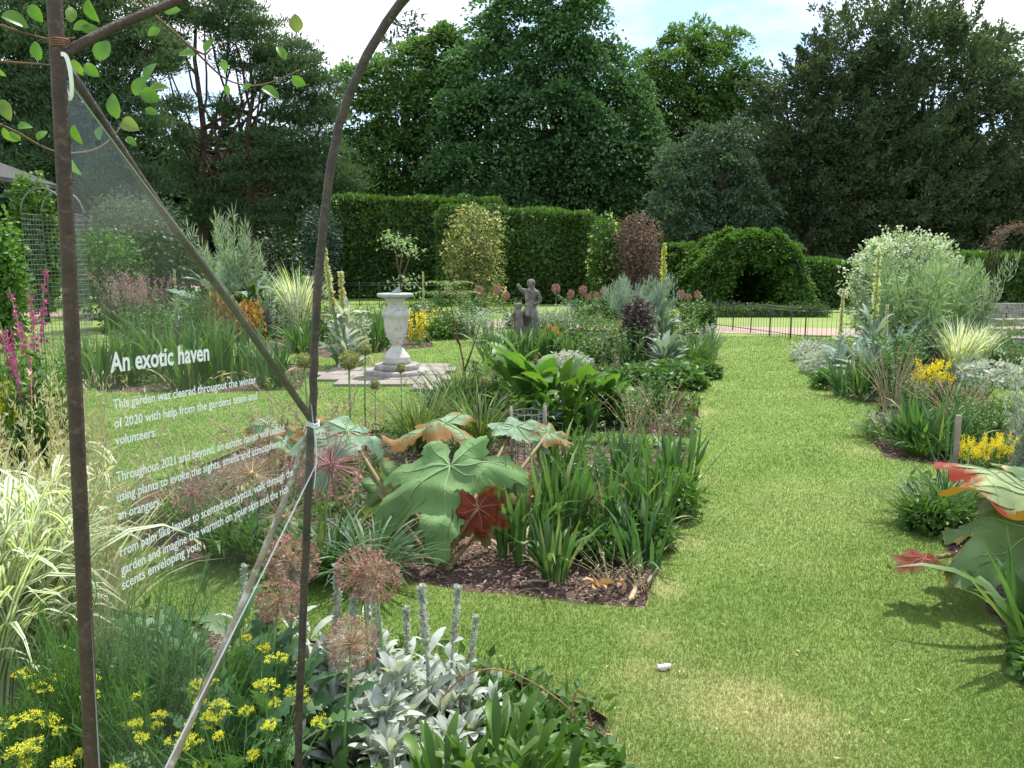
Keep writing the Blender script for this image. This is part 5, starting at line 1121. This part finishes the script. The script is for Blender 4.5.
# low ground cover, one mass per bed
def cover(bed, n, h, L, Wd, mat, label, holes=(), name='ground_cover'):
    v = bedw[bed]; lo, hi = v.min(0), v.max(0); p = U(0, 1, 2 * n * 3).reshape(-1, 2) * (hi - lo) + lo; p = p[inside(p, v)]; p = p[p[:, 1] > 1.5]
    den = vnoise(p, 3.0, hash(bed) % 100 if False else len(bed)) + rng.normal(size=len(p)) * .12; ok = den > -.02
    for a, b, r in holes: g = G(a, b)[:2]; ok &= np.hypot(*(p - g).T) > r * (1 + rng.normal(size=len(p)) * .15)
    p = p[ok][:n]; k = len(p); z = U(0, 1, k) ** 1.4 * h * (1 + .6 * vnoise(p, 6, 2)); p3 = np.concatenate([p, z[:, None]], 1); mb = MB()
    kites(mb, p3, sphdir(k) + (0, 0, .3), np.array((0, 0, 1.)) + rng.normal(size=(k, 3)) * .5, U(.6, 1.4, k) * L, U(.6, 1.2, k) * Wd, np.where(rng.random(k) < .8, 0, 1), fold=.12); kind(name, mb, [mat, 'grassy'], 'stuff', label, 'ground cover')
cover('front', 9000, .10, .06, .03, 'green', 'low mixed greenery over the front bed soil', [(590, 745, .12)])
cover('rhubarb', 6500, .10, .06, .022, 'green', 'low mixed greenery under the rhubarb and irises', [(560, 600, .45), (620, 590, .45), (480, 580, .35), (640, 560, .3), (400, 590, .3), (250, 530, .25), (210, 550, .2)])
cover('leafy', 6000, .16, .08, .04, 'green', 'low greenery under the broad leaves', [(680, 418, .4), (650, 430, .25)])
cover('statue', 12000, .22, .09, .03, 'green', 'low mixed greenery round the statue')
cover('mullein', 7000, .20, .09, .03, 'green', 'low mixed greenery behind the sundial')
cover('flags_iris', 2500, .12, .08, .02, 'green', 'thin greenery under the irises behind the lettering')
cover('pink', 8000, .22, .10, .035, 'green', 'low greenery of the pink flower bed')
cover('foxglove', 2500, .14, .07, .03, 'green', 'low greenery under the magenta spires')
cover('scarlet', 3000, .10, .07, .03, 'green', 'low greenery under the scarlet edged leaves', [(1000, 640, .4)])
cover('daisy', 5000, .13, .08, .022, 'green', 'low greenery of the daisy bed', [(890, 452, .3), (925, 462, .3), (870, 440, .2)])
cover('right_mullein', 5000, .15, .08, .03, 'silvergreen', 'low grey greenery under the pale spires')
cover('willow', 8000, .25, .09, .03, 'green', 'low greenery beneath the white shrub')

# sapling
b = G(468, 412); t = thing('sapling', 'slim leafy sapling standing between the sundial and the broad leaved clump', 'tree', b)
tr = MB(); T = lambda x, y, dy=0: P(x, y, b[1] + dy) - b
br = [[T(468, 412), T(463, 360), T(455, 325), T(448, 290)], [T(463, 375), T(472, 350), T(480, 325)], [T(460, 345), T(448, 325), T(438, 300)]]
for k in br: tube(tr, k, np.linspace(.012, .005, len(k)), 5)
part('trunk', tr, ['twig'], t); cr_ = MB()
for s in ((448, 290), (438, 300), (455, 300), (480, 325), (446, 308)):
    e = T(*s); n = 7; a = np.arange(n) * .9; c = strap(cr_, np.repeat(e[None], n, 0), a, .7, 2.0, .26, .006, 6, mats=(0,), twist=0)
    for i in range(n):
        for j in range(1, 7):
            p = np.repeat(c[i, j][None], 2, 0); dd = np.array([(-math.sin(a[i]), math.cos(a[i]), -.3), (math.sin(a[i]), -math.cos(a[i]), -.3)]) + np.array((math.cos(a[i]), math.sin(a[i]), 0)) * .5; kites(cr_, p, dd, np.array([(0, 0, 1.)] * 2), .085, .03, 0, fold=.1)
part('crown', cr_, ['lush'], t)
# young tree behind the sundial
b = G(399, 330); t = thing('sapling', 'thin sapling rising straight behind the sundial plate before the hedge', 'tree', b); tr = MB(); T = lambda x, y: P(x, y, b[1]) - b
for k in ([T(399, 330), T(400, 270), T(404, 240)], [T(400, 280), T(396, 255), T(392, 238)], [T(400, 285), T(408, 262), T(413, 248)]): tube(tr, k, np.linspace(.02, .008, 3), 5)
part('trunk', tr, ['twig'], t); cr_ = MB(); n = 260; q = np.array([T(402, 242), T(392, 238), T(410, 252), T(404, 282)])[rng.integers(0, 4, n)] + rng.normal(size=(n, 3)) * (.16, .16, .09); kites(cr_, q, sphdir(n), np.array((0, 0, 1.)) + rng.normal(size=(n, 3)) * .4, .11, .05, 0, fold=.1); part('crown', cr_, ['feathery'], t)

# ---------------------------------------------------------------- giant rhubarb leaves
def palmate(name, R, mat, parent, at, tip, up, droop=.35, lobes=7, label=None, seed=0, cup=0., vein='vein', tips=None):
    r_ = np.random.default_rng(seed); K = 280; J = 20; span = 2.95; ph = np.linspace(-span, span, K)
    if tips is None: tips = [(a + r_.normal() * .06, (1 - .30 * abs(a) / 2.4) * r_.uniform(.86, 1.06)) for a in (-2.35, -1.5, -.75, 0, .75, 1.5, 2.35)]
    ph0 = ph; w = .50; D = np.array([np.abs(ph - a) for a, _ in tips]); TR = np.array([x for _, x in tips])[:, None]; core = .44 * (.75 + .25 * np.cos(ph * .6))
    prof = core + (TR - core) * np.clip(1 - D / w, 0, 1) ** .80; out_ = prof.max(0); near_ = D.min(0); who = D.argmin(0)
    saw = (near_ * 6.5 + .2 * r_.random()) % 1; out_ = out_ + .13 * out_ * (saw - .5) * np.clip(near_ / .08, 0, 1) + .025 * (((ph * 17) % 1) - .5)
    out_ = R * out_; rr = np.linspace(0.0, 1, J) ** .85
    wob = ph[None, :] + .05 * np.sin(rr[:, None] * 9 + seed); X = np.outer(rr, out_) * np.cos(wob); Y_ = np.outer(rr, out_) * np.sin(wob); rho = np.hypot(X, Y_) / R
    sag = np.array([r_.uniform(.5, 1.5) for _ in tips])[who]; sag = np.convolve(np.pad(sag, 12, 'edge'), np.ones(25) / 25, 'valid')
    Z = -droop * R * rho ** 2.2 * sag[None] + cup * R * rho - .22 * R * rho * np.clip(near_, 0, .4)[None] ** 1.0 * 1.0 + .10 * R * rho * np.sin(ph * 2 + seed)[None]
    fx, fy = X / R, Y_ / R
    for k_ in range(14):
        an = r_.uniform(0, 6.28); fr = r_.uniform(5, 17); Z += R * .24 / fr * np.sin((fx * math.cos(an) + fy * math.sin(an)) * fr + r_.uniform(0, 6.28)) * np.minimum(rho * 2.5, 1)
    v = np.stack([X, Y_, Z], -1).reshape(-1, 3); i, j = np.meshgrid(np.arange(J - 1), np.arange(K - 1), indexing='ij'); i = i.ravel(); j = j.ravel()
    q = np.stack([i * K + j, (i + 1) * K + j, (i + 1) * K + j + 1, i * K + j + 1], 1); mb = MB(); mb.add(v, q, mat=0, sm=True)
    rimv = np.outer(rr, np.ones(K)).ravel(); extra = 0
    nv0 = mb.n
    for a, _r in tips:
        k = int(np.argmin(np.abs(ph - a)))
        if abs(a) > span: continue
        line = v.reshape(J, K, 3)[:, k]; tube(mb, line[:14] + (0, 0, .003), np.linspace(.0045, .0008, 14) * R / .45, 5, 1)
        for s in (-1, 1):
            for jj in (5, 9, 12):
                kk = [int(np.clip(k + s * (m * 3.4), 0, K - 1)) for m in range(5)]; ln = np.array([v.reshape(J, K, 3)[min(jj + m, J - 2), kk[m]] + (0, 0, .003) for m in range(5)]); ln[1:-1] = (ln[:-2] + ln[1:-1] + ln[2:]) / 3; ln[1:-1] = (ln[:-2] + ln[1:-1] + ln[2:]) / 3; tube(mb, ln, np.linspace(.0016, .0006, 5) * R / .45, 4, 1)
    me = mb.mesh(name, [mat, vein]); at_ = me.attributes.new('rim', 'FLOAT', 'POINT'); rv = np.zeros(len(me.vertices), np.float32); rv[:len(rimv)] = rimv; at_.data.foreach_set('value', rv)
    o = part(name, me, None, parent, label); z = Vector(up).normalized(); x = Vector(tip); x = (x - x.dot(z) * z).normalized(); y = z.cross(x)
    mt = Matrix((x, y, z)).transposed().to_4x4(); mt.translation = Vector(at); o.matrix_local = mt; return o
def rhubarb(name, label, px, py, leaves, cat='plant'):
    b = G(px, py); t = thing(name, label, cat, b); 
    for i, (lx, ly, Y, R, tip, up, mat, dr, lab, *ex) in enumerate(leaves):
        a = P(lx, ly, Y) - b; palmate('leaf', R, mat, t, a, tip, up, dr, 7, lab, 3 + i * 7, tips=(ex[0] if ex else None), vein='redvein' if mat in ('rhubarbred',) else 'vein')
        s_ = MB(); z0 = np.array((rng.normal() * .05, rng.normal() * .05, -.03)); m_ = (z0 + a) / 2 + np.array((a[0] * .15, a[1] * .1, .10)); u = np.linspace(0, 1, 9)[:, None]
        tube(s_, (1 - u) ** 2 * z0 + 2 * u * (1 - u) * m_ + u ** 2 * (a - (0, 0, .006)), np.linspace(.020, .009, 9), 8); part('leaf_stalk', s_, ['petiole'], t)
rhubarb('giant_rhubarb', 'giant rhubarb with one huge pale green leaf in the middle of the bed', 440, 560, [
 (450, 466, 4.25, .46, (-.08, -.8, -.6), (-.06, -.60, .80), 'rhubarb', .42, 'huge pale green lobed leaf facing the camera', [(-2.45, .60), (-1.65, .92), (-.88, 1.14), (-.02, 1.12), (1.15, .55), (1.75, .95), (2.5, .62)]),
 (348, 430, 4.8, .35, (-.8, -.3, -.15), (.1, -.30, .94), 'rhubarbglauc', .45, 'blue green leaf with brown underside'),
 (445, 424, 4.9, .42, (-.8, .1, .0), (-.05, -.12, .98), 'rhubarbochre' if False else 'rhubarborange', .35, 'green leaf turning ochre at the edge'),
 (515, 426, 5.1, .34, (.9, .0, -.1), (.1, -.12, .98), 'rhubarbglauc', .35, 'pale blue green leaf behind the wire cage'),
 (478, 508, 4.10, .25, (.12, .05, -1), (.12, -.98, .1), 'rhubarbred', .15, 'crimson hanging leaf'),
 (515, 482, 4.35, .17, (.4, -.2, -.8), (.3, -.9, .3), 'rhubarborange', .2, 'small ochre hanging leaf'),
 (395, 490, 4.45, .30, (-.3, -.2, -.9), (-.2, -.9, .3), 'rhubarbdull', .3, 'shaded green leaf below the huge one'),
 (318, 440, 4.8, .26, (.6, -.3, -.5), (0, -.8, .5), 'rhubarborange', .3, 'brown and ochre leaf behind the rod'),
 (548, 432, 5.0, .18, (1, -.2, -.3), (.2, -.3, .9), 'rhubarborange', .3, 'small orange leaf past the cage'),
])
rhubarb('giant_rhubarb', 'giant rhubarb with a scarlet edged leaf reaching out over the grass walk', 1050, 560, [
 (1046, 494, 3.75, .58, (-1, -.2, .04), (.04, .07, 1), 'rhubarbscarlet', -.04, 'scarlet edged leaf held out flat'),
 (1040, 530, 3.6, .50, (-.95, -.2, -.22), (-.20, -.28, .93), 'rhubarbdull', .25, 'dull green lower leaf'),
 (925, 560, 3.6, .19, (-1, -.1, -.03), (0, .0, 1), 'rhubarbred', .1, 'red brown leaf tip lying on the grass'),
 (1075, 480, 3.9, .45, (.6, .6, .1), (0, -.2, 1), 'rhubarbdull', .3, None),
])
rhubarb('giant_rhubarb', 'small ochre leaved rhubarb seen through the panel corner', 270, 505, [
 (268, 425, 5.4, .24, (-1, -.1, -.1), (0, -.3, .95), 'rhubarborange', .3, None), (285, 440, 5.2, .2, (.4, -.5, -.5), (0, -.7, .7), 'rhubarborange', .3, None)])

# ---------------------------------------------------------------- small garden objects
b = G(528, 462); t = thing('wire_cage', 'small round wire mesh cage on stakes behind the huge pale leaf', 'cage', b); hh = P(528, 412, b[1])[2]; m_ = MB(); r = .13
for a in np.linspace(0, 6.283, 15)[:-1]: tube(m_, [(math.cos(a) * r, math.sin(a) * r, 0), (math.cos(a) * r, math.sin(a) * r, hh)], .0022, 4)
for z in np.linspace(.02, hh, 8): tube(m_, [(math.cos(a) * r, math.sin(a) * r, z) for a in np.linspace(0, 6.283, 19)], .0022, 4)
part('wire_mesh', m_, ['wire'], t)
for s in (-1, 1): m_ = MB(); tube(m_, [(s * r, -.02, -.05), (s * r * 1.02, -.02, hh + .05)], .011, 6); part('stake', m_, ['wood'], t)
b = G(953, 482); m_ = MB(); hh = P(953, 415, b[1])[2]; tube(m_, [(0, 0, -.05), (.005, 0, hh * .5), (.0, 0, hh - .01), (0, 0, hh)], [.021, .020, .019, .014], 9); o = link(bpy.data.objects.new('wooden_post', m_.mesh('wooden_post', ['wood']))); o.location = tuple(b); tag(o, 'short grey round wooden post beside the golden daisies', 'post')
b = G(610, 418); t = thing('plant_pot', 'black plastic pot half hidden under the broad leaves', 'pot', b); m_ = MB(); lathe(m_, [(0, 0), (.10, 0), (.13, .22), (.145, .22), (.145, .245), (.125, .245), (.118, .20), (0, .2)], 24); part('pot_body', m_, ['blackplastic'], t); m_ = MB(); lathe(m_, [(0, .202), (.115, .202)], 24); part('potting_soil', m_, ['soil'], t)
m_ = MB(); ball(m_, (0, 0, .012), .026, 2, 0, (1.0, .6, .45), .16); ball(m_, (.018, .006, .014), .016, 2, 0, (1, .8, .6), .2); ball(m_, (-.016, -.004, .010), .014, 1, 0, (1, .8, .6), .2); o = link(bpy.data.objects.new('pale_stone', m_.mesh('pale_stone', ['pebble']))); o.location = tuple(G(663, 670)); tag(o, 'small pale stone lying on the mown grass', 'stone')
for i, (px, py, ln, az, lab) in enumerate(((633, 596, .17, 1.25, 'pale split stick at the corner of the mulch'), (535, 583, .13, .1, 'grey forked stick on the mulch below the irises'), (652, 578, .22, 1.15, 'dark edging stick along the side of the mulch corner'))):
    b = G(px, py); m_ = MB(); u = np.linspace(-1, 1, 8); d = np.array((math.cos(az), math.sin(az), 0)); tube(m_, [d * x * ln / 2 + np.array((0, 0, .008 + rng.uniform(0, .006))) + rng.normal(size=3) * .002 for x in u], np.array([.3, .8, 1, .9, 1, .8, .7, .3]) * (.014 if i == 0 else .009), 6)
    if i == 1: tube(m_, [(-.05, 0, .01), (-.075, -.03, .012), (-.07, -.055, .008)], [.007, .005, .003], 5)
    o = link(bpy.data.objects.new('stick', m_.mesh('stick', ['wood' if i != 0 else 'drystem']))); o.location = tuple(b); tag(o, lab, 'stick')
for i, (px, py, R, lab) in enumerate(((573, 552, .10, 'curled tan dead leaf hanging by the front irises'), (598, 592, .10, 'flat tan dead leaf on the mulch near the pale stick'), (622, 588, .06, 'small tan dead leaf touching the pale stick'))):
    b = G(px, py); m_ = MB(); n = 9; strap(m_, np.zeros((n, 3)) + (0, 0, .015), U(0, 6.28, n), U(.5, 1.5, n), U(1.2, 2.8, n), U(.6, 1.1, n) * R, R * .38, 7, LANCE(7), mats=(0,), fold=.3, twist=1.4)
    if i == 0: tube(m_, [(0, 0, 0), (-.01, 0, .12), (-.02, 0, .2)], [.004, .004, .002], 4)
    o = link(bpy.data.objects.new('dead_leaf', m_.mesh('dead_leaf', ['deadleaf']))); o.location = tuple(b + (0, 0, .01)); tag(o, lab, 'leaf')
# rusty wire hoops of the front bed
Yh = G(580, 766)[1]
for lab, ptsx, r in (('long low rusty wire hoop arching out of the silver patch', [(440, 700), (467, 671), (500, 668), (530, 680), (570, 707), (584, 740), (590, 775)], .0024), ('tall thin rusty wire hoop at the cut corner of the bed', [(568, 775), (570, 720), (574, 694), (581, 688), (588, 702), (593, 735), (596, 775)], .0022), ('short rusty wire hoop inside the tall one', [(574, 775), (578, 745), (585, 727), (592, 730), (595, 745)], .0022)):
    w_ = np.array([P(x, y, Yh + .02) for x, y in ptsx]); k = len(w_); u = np.linspace(0, k - 1, 28); w2 = np.stack([np.interp(u, np.arange(k), w_[:, c]) for c in range(3)], 1)
    for _ in range(3): w2[1:-1] = (w2[:-2] + w2[1:-1] * 2 + w2[2:]) / 4
    g0 = w2[0] * (1, 1, 0); e = np.array([w2[-1] * (1, 1, 0) - (0, 0, .05)]); w3 = np.concatenate([[g0 - (0, 0, .05)], w2, e]) if 'short' not in lab else np.concatenate([[g0 - (0, 0, .05)], w2])
    m_ = MB(); tube(m_, w3 - g0, r, 6); o = link(bpy.data.objects.new('wire_hoop', m_.mesh('wire_hoop', ['rustwire']))); o.location = tuple(g0); tag(o, lab, 'wire hoop')

# ---------------------------------------------------------------- the rusty frame and its clear sign
def smooth(pts, n=40):
    w_ = np.array(pts, float); k = len(w_); u = np.linspace(0, k - 1, n); w2 = np.stack([np.interp(u, np.arange(k), w_[:, c]) for c in range(3)], 1)
    for _ in range(5): w2[1:-1] = (w2[:-2] + w2[1:-1] * 2 + w2[2:]) / 4
    return w2
YA, YB = 1.20, 1.75
A0, A1 = P(53, -40, YA), P(92, 768, YA); A2 = A1 + (A1 - A0) / (A0[2] - A1[2]) * A1[2]
org = A2 * (1, 1, 0); t = thing('plant_support', 'rusty arched metal frame holding the clear sign', 'frame', org)
m_ = MB(); tube(m_, smooth([A0 + (0, 0, .5), A0, (A0 + A1) / 2 + (.002, 0, 0), A1, A2 - (0, 0, .05)], 30) - org, np.linspace(.0095, .0122, 30), 14); part('upright_post', m_, ['rust'], t)
B = [P(455, -60, YB - .1), P(402, 0, YB), P(372, 45, YB), P(347, 95, YB), P(333, 150, YB), P(325, 210, YB), P(319, 270, YB), P(315, 330, YB), P(313, 400, YB), P(311, 440, YB), P(306, 540, YB), P(302, 640, YB), P(297, 768, YB)]; e = B[-1] * (1, 1, 0) + (-.01, 0, -.05); Bp = np.array(B + [e])
B9 = P(313, 422, YB)
m_ = MB(); bp_ = smooth(Bp, 60); bp_[:, :] += rng.normal(size=bp_.shape) * .0008; tube(m_, bp_ - org, np.linspace(.0098, .0084, 60), 12); part('arched_rod', m_, ['rustdark'], t)
mt_ = MB(); mpt = P(72, 82, YA + .03); dd = [mpt - (B9 - mpt) * .02]; tube(mt_, smooth([mpt + (-.005, 0, .02), mpt + (B9 - mpt) * .3 + (0, 0, -.004), mpt + (B9 - mpt) * .55 + (0, 0, .004), B9], 30) - org, np.linspace(.0062, .0075, 30) + rng.normal(size=30) * .0002, 10); part('diagonal_rod', mt_, ['rustdark'], t)
m_ = MB(); tube(m_, smooth([P(62, 55, YA), P(110, 28, YA + .05), P(180, 0, YA + .1), P(250, -40, YA + .15)], 24) - org, np.linspace(.0072, .0062, 24), 10); part('top_branch_rod', m_, ['rust'], t)
m_ = MB(); tube(m_, smooth([P(309, 430, YB + .02), P(285, 500, YB), P(240, 610, YB - .1), P(170, 768, YB - .2), P(120, 880, YB - .3)], 30) - org, np.linspace(.0062, .0085, 30) + rng.normal(size=30) * .0004, 9); part('peeling_cane', m_, ['cane'], t)
m_ = MB(); c0 = P(313, 424, YB)
for k in range(3): tube(m_, [c0 + np.array((math.cos(a) * .013, math.sin(a) * .013, k * .004 - .004 + .003 * math.sin(a * 2))) for a in np.linspace(0, 6.3, 16)] - org, .0014, 5)
part('wire_tie', m_, ['tape'], t)
m_ = MB()
for k in range(4): tube(m_, [P(60, 40 + k * 2.2, YA) + np.array((math.cos(a) * .0125, math.sin(a) * .0125, 0)) for a in np.linspace(0, 6.3, 16)] - org, .0009, 5)
part('wire_tie', m_, ['rustwire'], t)

# clear sheet: a triangle of acrylic, corners tied to the frame
T0, T1, T2 = P(63, 78, YA + .005), P(318, 462, YB - .01), P(99, 900, YA - .02)
u_ = T1 - T2; vv_ = T0 - T2; nS = np.cross(vv_, u_); nS = nS / np.linalg.norm(nS); nS = -nS if nS[1] > 0 else nS      # faces the camera side
def onsheet(px, py):
    d = ray(px, py); o = np.array((0, 0, CAMH)); k = ((T0 - o) @ nS) / (d @ nS); return o + d * k
so_ = T0.copy(); t = thing('clear_sign', 'clear acrylic sign with white lettering hanging between the rusty post and rod', 'sign', so_)
m_ = MB(); poly = [onsheet(*p) for p in ((61, 76), (70, 82), (150, 190), (236, 300), (312, 405), (318, 462), (270, 560), (165, 770), (112, 880), (104, 830), (90, 600), (72, 300))]
n = len(poly); th = nS * .0035; fr_ = np.array(poly) - so_; bk = fr_ - th; cf, cb = fr_.mean(0), bk.mean(0); i = np.arange(n); j = (i + 1) % n
vs = np.concatenate([fr_, bk, [cf, cb]]); m_.add(vs, tris=np.concatenate([np.stack([i, j, 0 * i + 2 * n], 1), np.stack([j + n, i + n, 0 * i + 2 * n + 1], 1)]), mat=0); m_.add(vs, np.stack([i, i + n, j + n, j], 1), mat=1)
part('acrylic_sheet', m_, ['acrylic', 'acrylicedge'], t)
lines = [('An exotic haven', (110, 372), (209, 360), 19.5, 1), ('This garden was cleared througout the winter', (113, 409), (256, 383), 9.6, 0), ('of 2020 with help from the gardens team and', (114, 428), (257, 399), 9.6, 0), ('volunteers.', (115, 445), (156, 436), 9.6, 0),
 ('Throughout 2021 and beyond, an exotic haven will unfold,', (116, 482), (285, 431), 10, 0), ('using plants to evoke the sights, smells and atmosphere of', (117, 502), (287, 444), 10, 0), ('an orangery.', (118, 520), (161, 505), 10, 0),
 ('From palm like leaves to scented eucalyptus, walk through the', (120, 557), (293, 475), 10.5, 0), ('garden and imagine the warmth on your skin and the rich', (121, 575), (288, 492), 10.5, 0), ('scents enveloping you.', (122, 590), (200, 548), 10.5, 0)]
for k, (txt, a, b, hpx, bold) in enumerate(lines):
    cu = bpy.data.curves.new('lettering', 'FONT'); cu.body = txt; cu.size = 1; cu.offset = .022 if bold else .014; cu.resolution_u = 3
    if bold: cu.offset = .024
    ob = bpy.data.objects.new('tmp_text', cu); S.collection.objects.link(ob); bpy.context.view_layer.update()
    me = bpy.data.meshes.new_from_object(ob.evaluated_get(bpy.context.evaluated_depsgraph_get())); bpy.data.objects.remove(ob); bpy.data.curves.remove(cu)
    co_ = np.zeros(len(me.vertices) * 3, np.float32); me.vertices.foreach_get('co', co_); co_ = co_.reshape(-1, 3); w = co_[:, 0].max() - co_[:, 0].min()
    p0, p1 = onsheet(*a), onsheet(*b); ex = (p1 - p0); pu = onsheet(a[0], a[1] - hpx); hgt = np.linalg.norm(pu - p0)
    ey = np.cross(nS, ex / np.linalg.norm(ex)); ey = ey if ey[2] > 0 else -ey
    q = p0 + ((co_[:, :1] - co_[:, 0].min()) / w) * ex + (co_[:, 1:2] / .70) * hgt * ey + nS * .0008 - so_
    me.vertices.foreach_set('co', q.astype(np.float32).ravel()); me.materials.clear(); me.materials.append(M['print']); me.update(); part('lettering', me, None, t)
# plastic strap and string
m_ = MB(); pts = [P(61, 54, YA - .014), P(66, 53, YA - .015), P(70, 66, YA - .014), P(73, 92, YA - .008), P(70, 103, YA + .0), P(66, 95, YA + .008), P(63, 70, YA + .012)]
pp = smooth(pts, 20); a = np.array(pp); s2 = np.cross(np.gradient(a, axis=0), (0, 1., 0)); s2 = nrm(s2) * .0028; th2 = np.array((0, .0005, 0)); v = np.concatenate([a - s2 - th2, a + s2 - th2, a + s2 + th2, a - s2 + th2]); n = 20; q = [(k * n + i, ((k + 1) % 4) * n + i, ((k + 1) % 4) * n + i + 1, k * n + i + 1) for k in range(4) for i in range(n - 1)]
m_.add(v - pts[0], q, mat=0); o = link(bpy.data.objects.new('plastic_tie', m_.mesh('plastic_tie', ['tape']))); o.location = tuple(pts[0]); tag(o, 'white plastic strap looped round the rusty post, holding the sign corner', 'tie')
m_ = MB(); s0 = P(317, 428, YB - .012); tube(m_, smooth([P(314, 424, YB - .012), P(317, 445, YB - .012), P(316, 470, YB - .012), P(314, 490, YB - .01)], 12) - s0, .0009, 5); o = link(bpy.data.objects.new('string', m_.mesh('string', ['tape']))); o.location = tuple(s0); tag(o, 'thin white string hanging from the wire tie on the arched rod', 'string')
# pale stake standing low in front, bottom edge
b = G(140, 830); m_ = MB(); hh = P(140, 738, b[1])[2]; s_ = .006; m_.add([(-s_, -.001, 0), (s_, -.001, 0), (s_, .001, 0), (-s_, .001, 0), (-s_, -.001, hh * .92), (s_, -.001, hh * .92), (s_, .001, hh * .92), (-s_, .001, hh * .92), (0, 0, hh)], [(0, 1, 5, 4), (1, 2, 6, 5), (2, 3, 7, 6), (3, 0, 4, 7)], [(4, 5, 8), (5, 6, 8), (6, 7, 8), (7, 4, 8)]); o = link(bpy.data.objects.new('plant_label', m_.mesh('plant_label', ['tape']))); o.location = tuple(b); tag(o, 'narrow white plant label stuck in the bed at the bottom edge', 'plant label')

# ---------------------------------------------------------------- climber on the frame
def climber(label, stems_px, leaves_px):
    p0 = P(*stems_px[0][0]); t = thing('climbing_plant', label, 'climber', p0); m_ = MB()
    for s in stems_px: tube(m_, smooth([P(*q) for q in s], 26) - p0, np.linspace(.0022, .0012, 26), 6)
    part('stem', m_, ['twig'], t); l_ = MB()
    for (x, y, Y, L, ax, ay) in leaves_px:
        p = P(x, y, Y) - p0; d = nrm(np.array((ax, rng.uniform(-.5, .2), ay))); ref = nrm(np.array((rng.uniform(-.6, .6), -1., rng.uniform(-.2, .9)))); s = nrm(np.cross(d, ref)); up = np.cross(s, d)
        J = 9; u = np.linspace(0, 1, J); rng_w = rng.uniform(.28, .42); w = np.sin(np.clip(u * .96 + .04, 0, 1) * np.pi) ** .7 * rng_w * L; v = []
        for k in range(J):
            c = p + d * u[k] * L + up * (-.38 * L * u[k] ** 2); v += [c - s * w[k] + up * w[k] * .5, c, c + s * w[k] + up * w[k] * .45]
        q = [(k * 3 + m, k * 3 + m + 1, k * 3 + m + 4, k * 3 + m + 3) for k in range(J - 1) for m in range(2)]; l_.add(v, q, mat=0, sm=True)
    part('foliage', l_, ['climbleaf'], t)
M['climbleaf'] = leafmat('climber_leaves', (.085, .20, .035), (.14, .27, .05), .35, .4, c3=(.17, .22, .06), nscale=30, tcol=1.3)
def lv(pts, Y, L=.026): return [(x, y, Y + rng.uniform(-.06, .06), L * rng.uniform(.6, 1.3), math.cos(rad(a)), math.sin(rad(a))) for x, y, a in pts]
climber('green leaved climber stems passing behind the rusty post at the upper corner', [[(-30, 15, 1.2), (20, 32, 1.22), (50, 40, 1.24), (75, 38, 1.26)], [(-30, 60, 1.2), (10, 62, 1.22), (60, 66, 1.24)], [(-30, 112, 1.15), (15, 130, 1.2), (48, 152, 1.24), (75, 154, 1.27), (100, 150, 1.3), (118, 132, 1.33), (125, 118, 1.35)]],
 lv([(2, 16, -10), (-4, 65, -60), (3, 128, -60), (10, 132, -40), (18, 128, 20), (38, 140, 60), (40, 60, 100), (74, 125, -85), (72, 160, -70), (118, 118, 100), (122, 122, -20), (126, 138, -30), (100, 140, 80), (0, 100, -60), (70, 22, 80), (88, 0, -80), (90, 25, 190), (82, 30, 10), (30, 5, -60)], 1.24))
climber('thin climber twig trailing across the sky toward the arched rod', [[(110, -30, 1.3), (150, 12, 1.35), (195, 50, 1.4), (225, 82, 1.45), (260, 88, 1.5), (300, 70, 1.52)], [(195, 50, 1.4), (205, 55, 1.4), (212, 48, 1.4)]],
 lv([(160, 30, 200), (165, 12, 10), (195, 55, 170), (205, 52, 60), (224, 60, -85), (226, 85, -75), (252, 85, 200), (262, 88, -20), (292, 78, -30), (285, 60, 110), (296, 32, 80), (135, 95, 60), (140, 92, -20), (150, 90, 20), (72, 60, -60), (85, 65, -40), (98, 60, 60), (145, 110, -10), (148, 80, 80)], 1.42, .027))
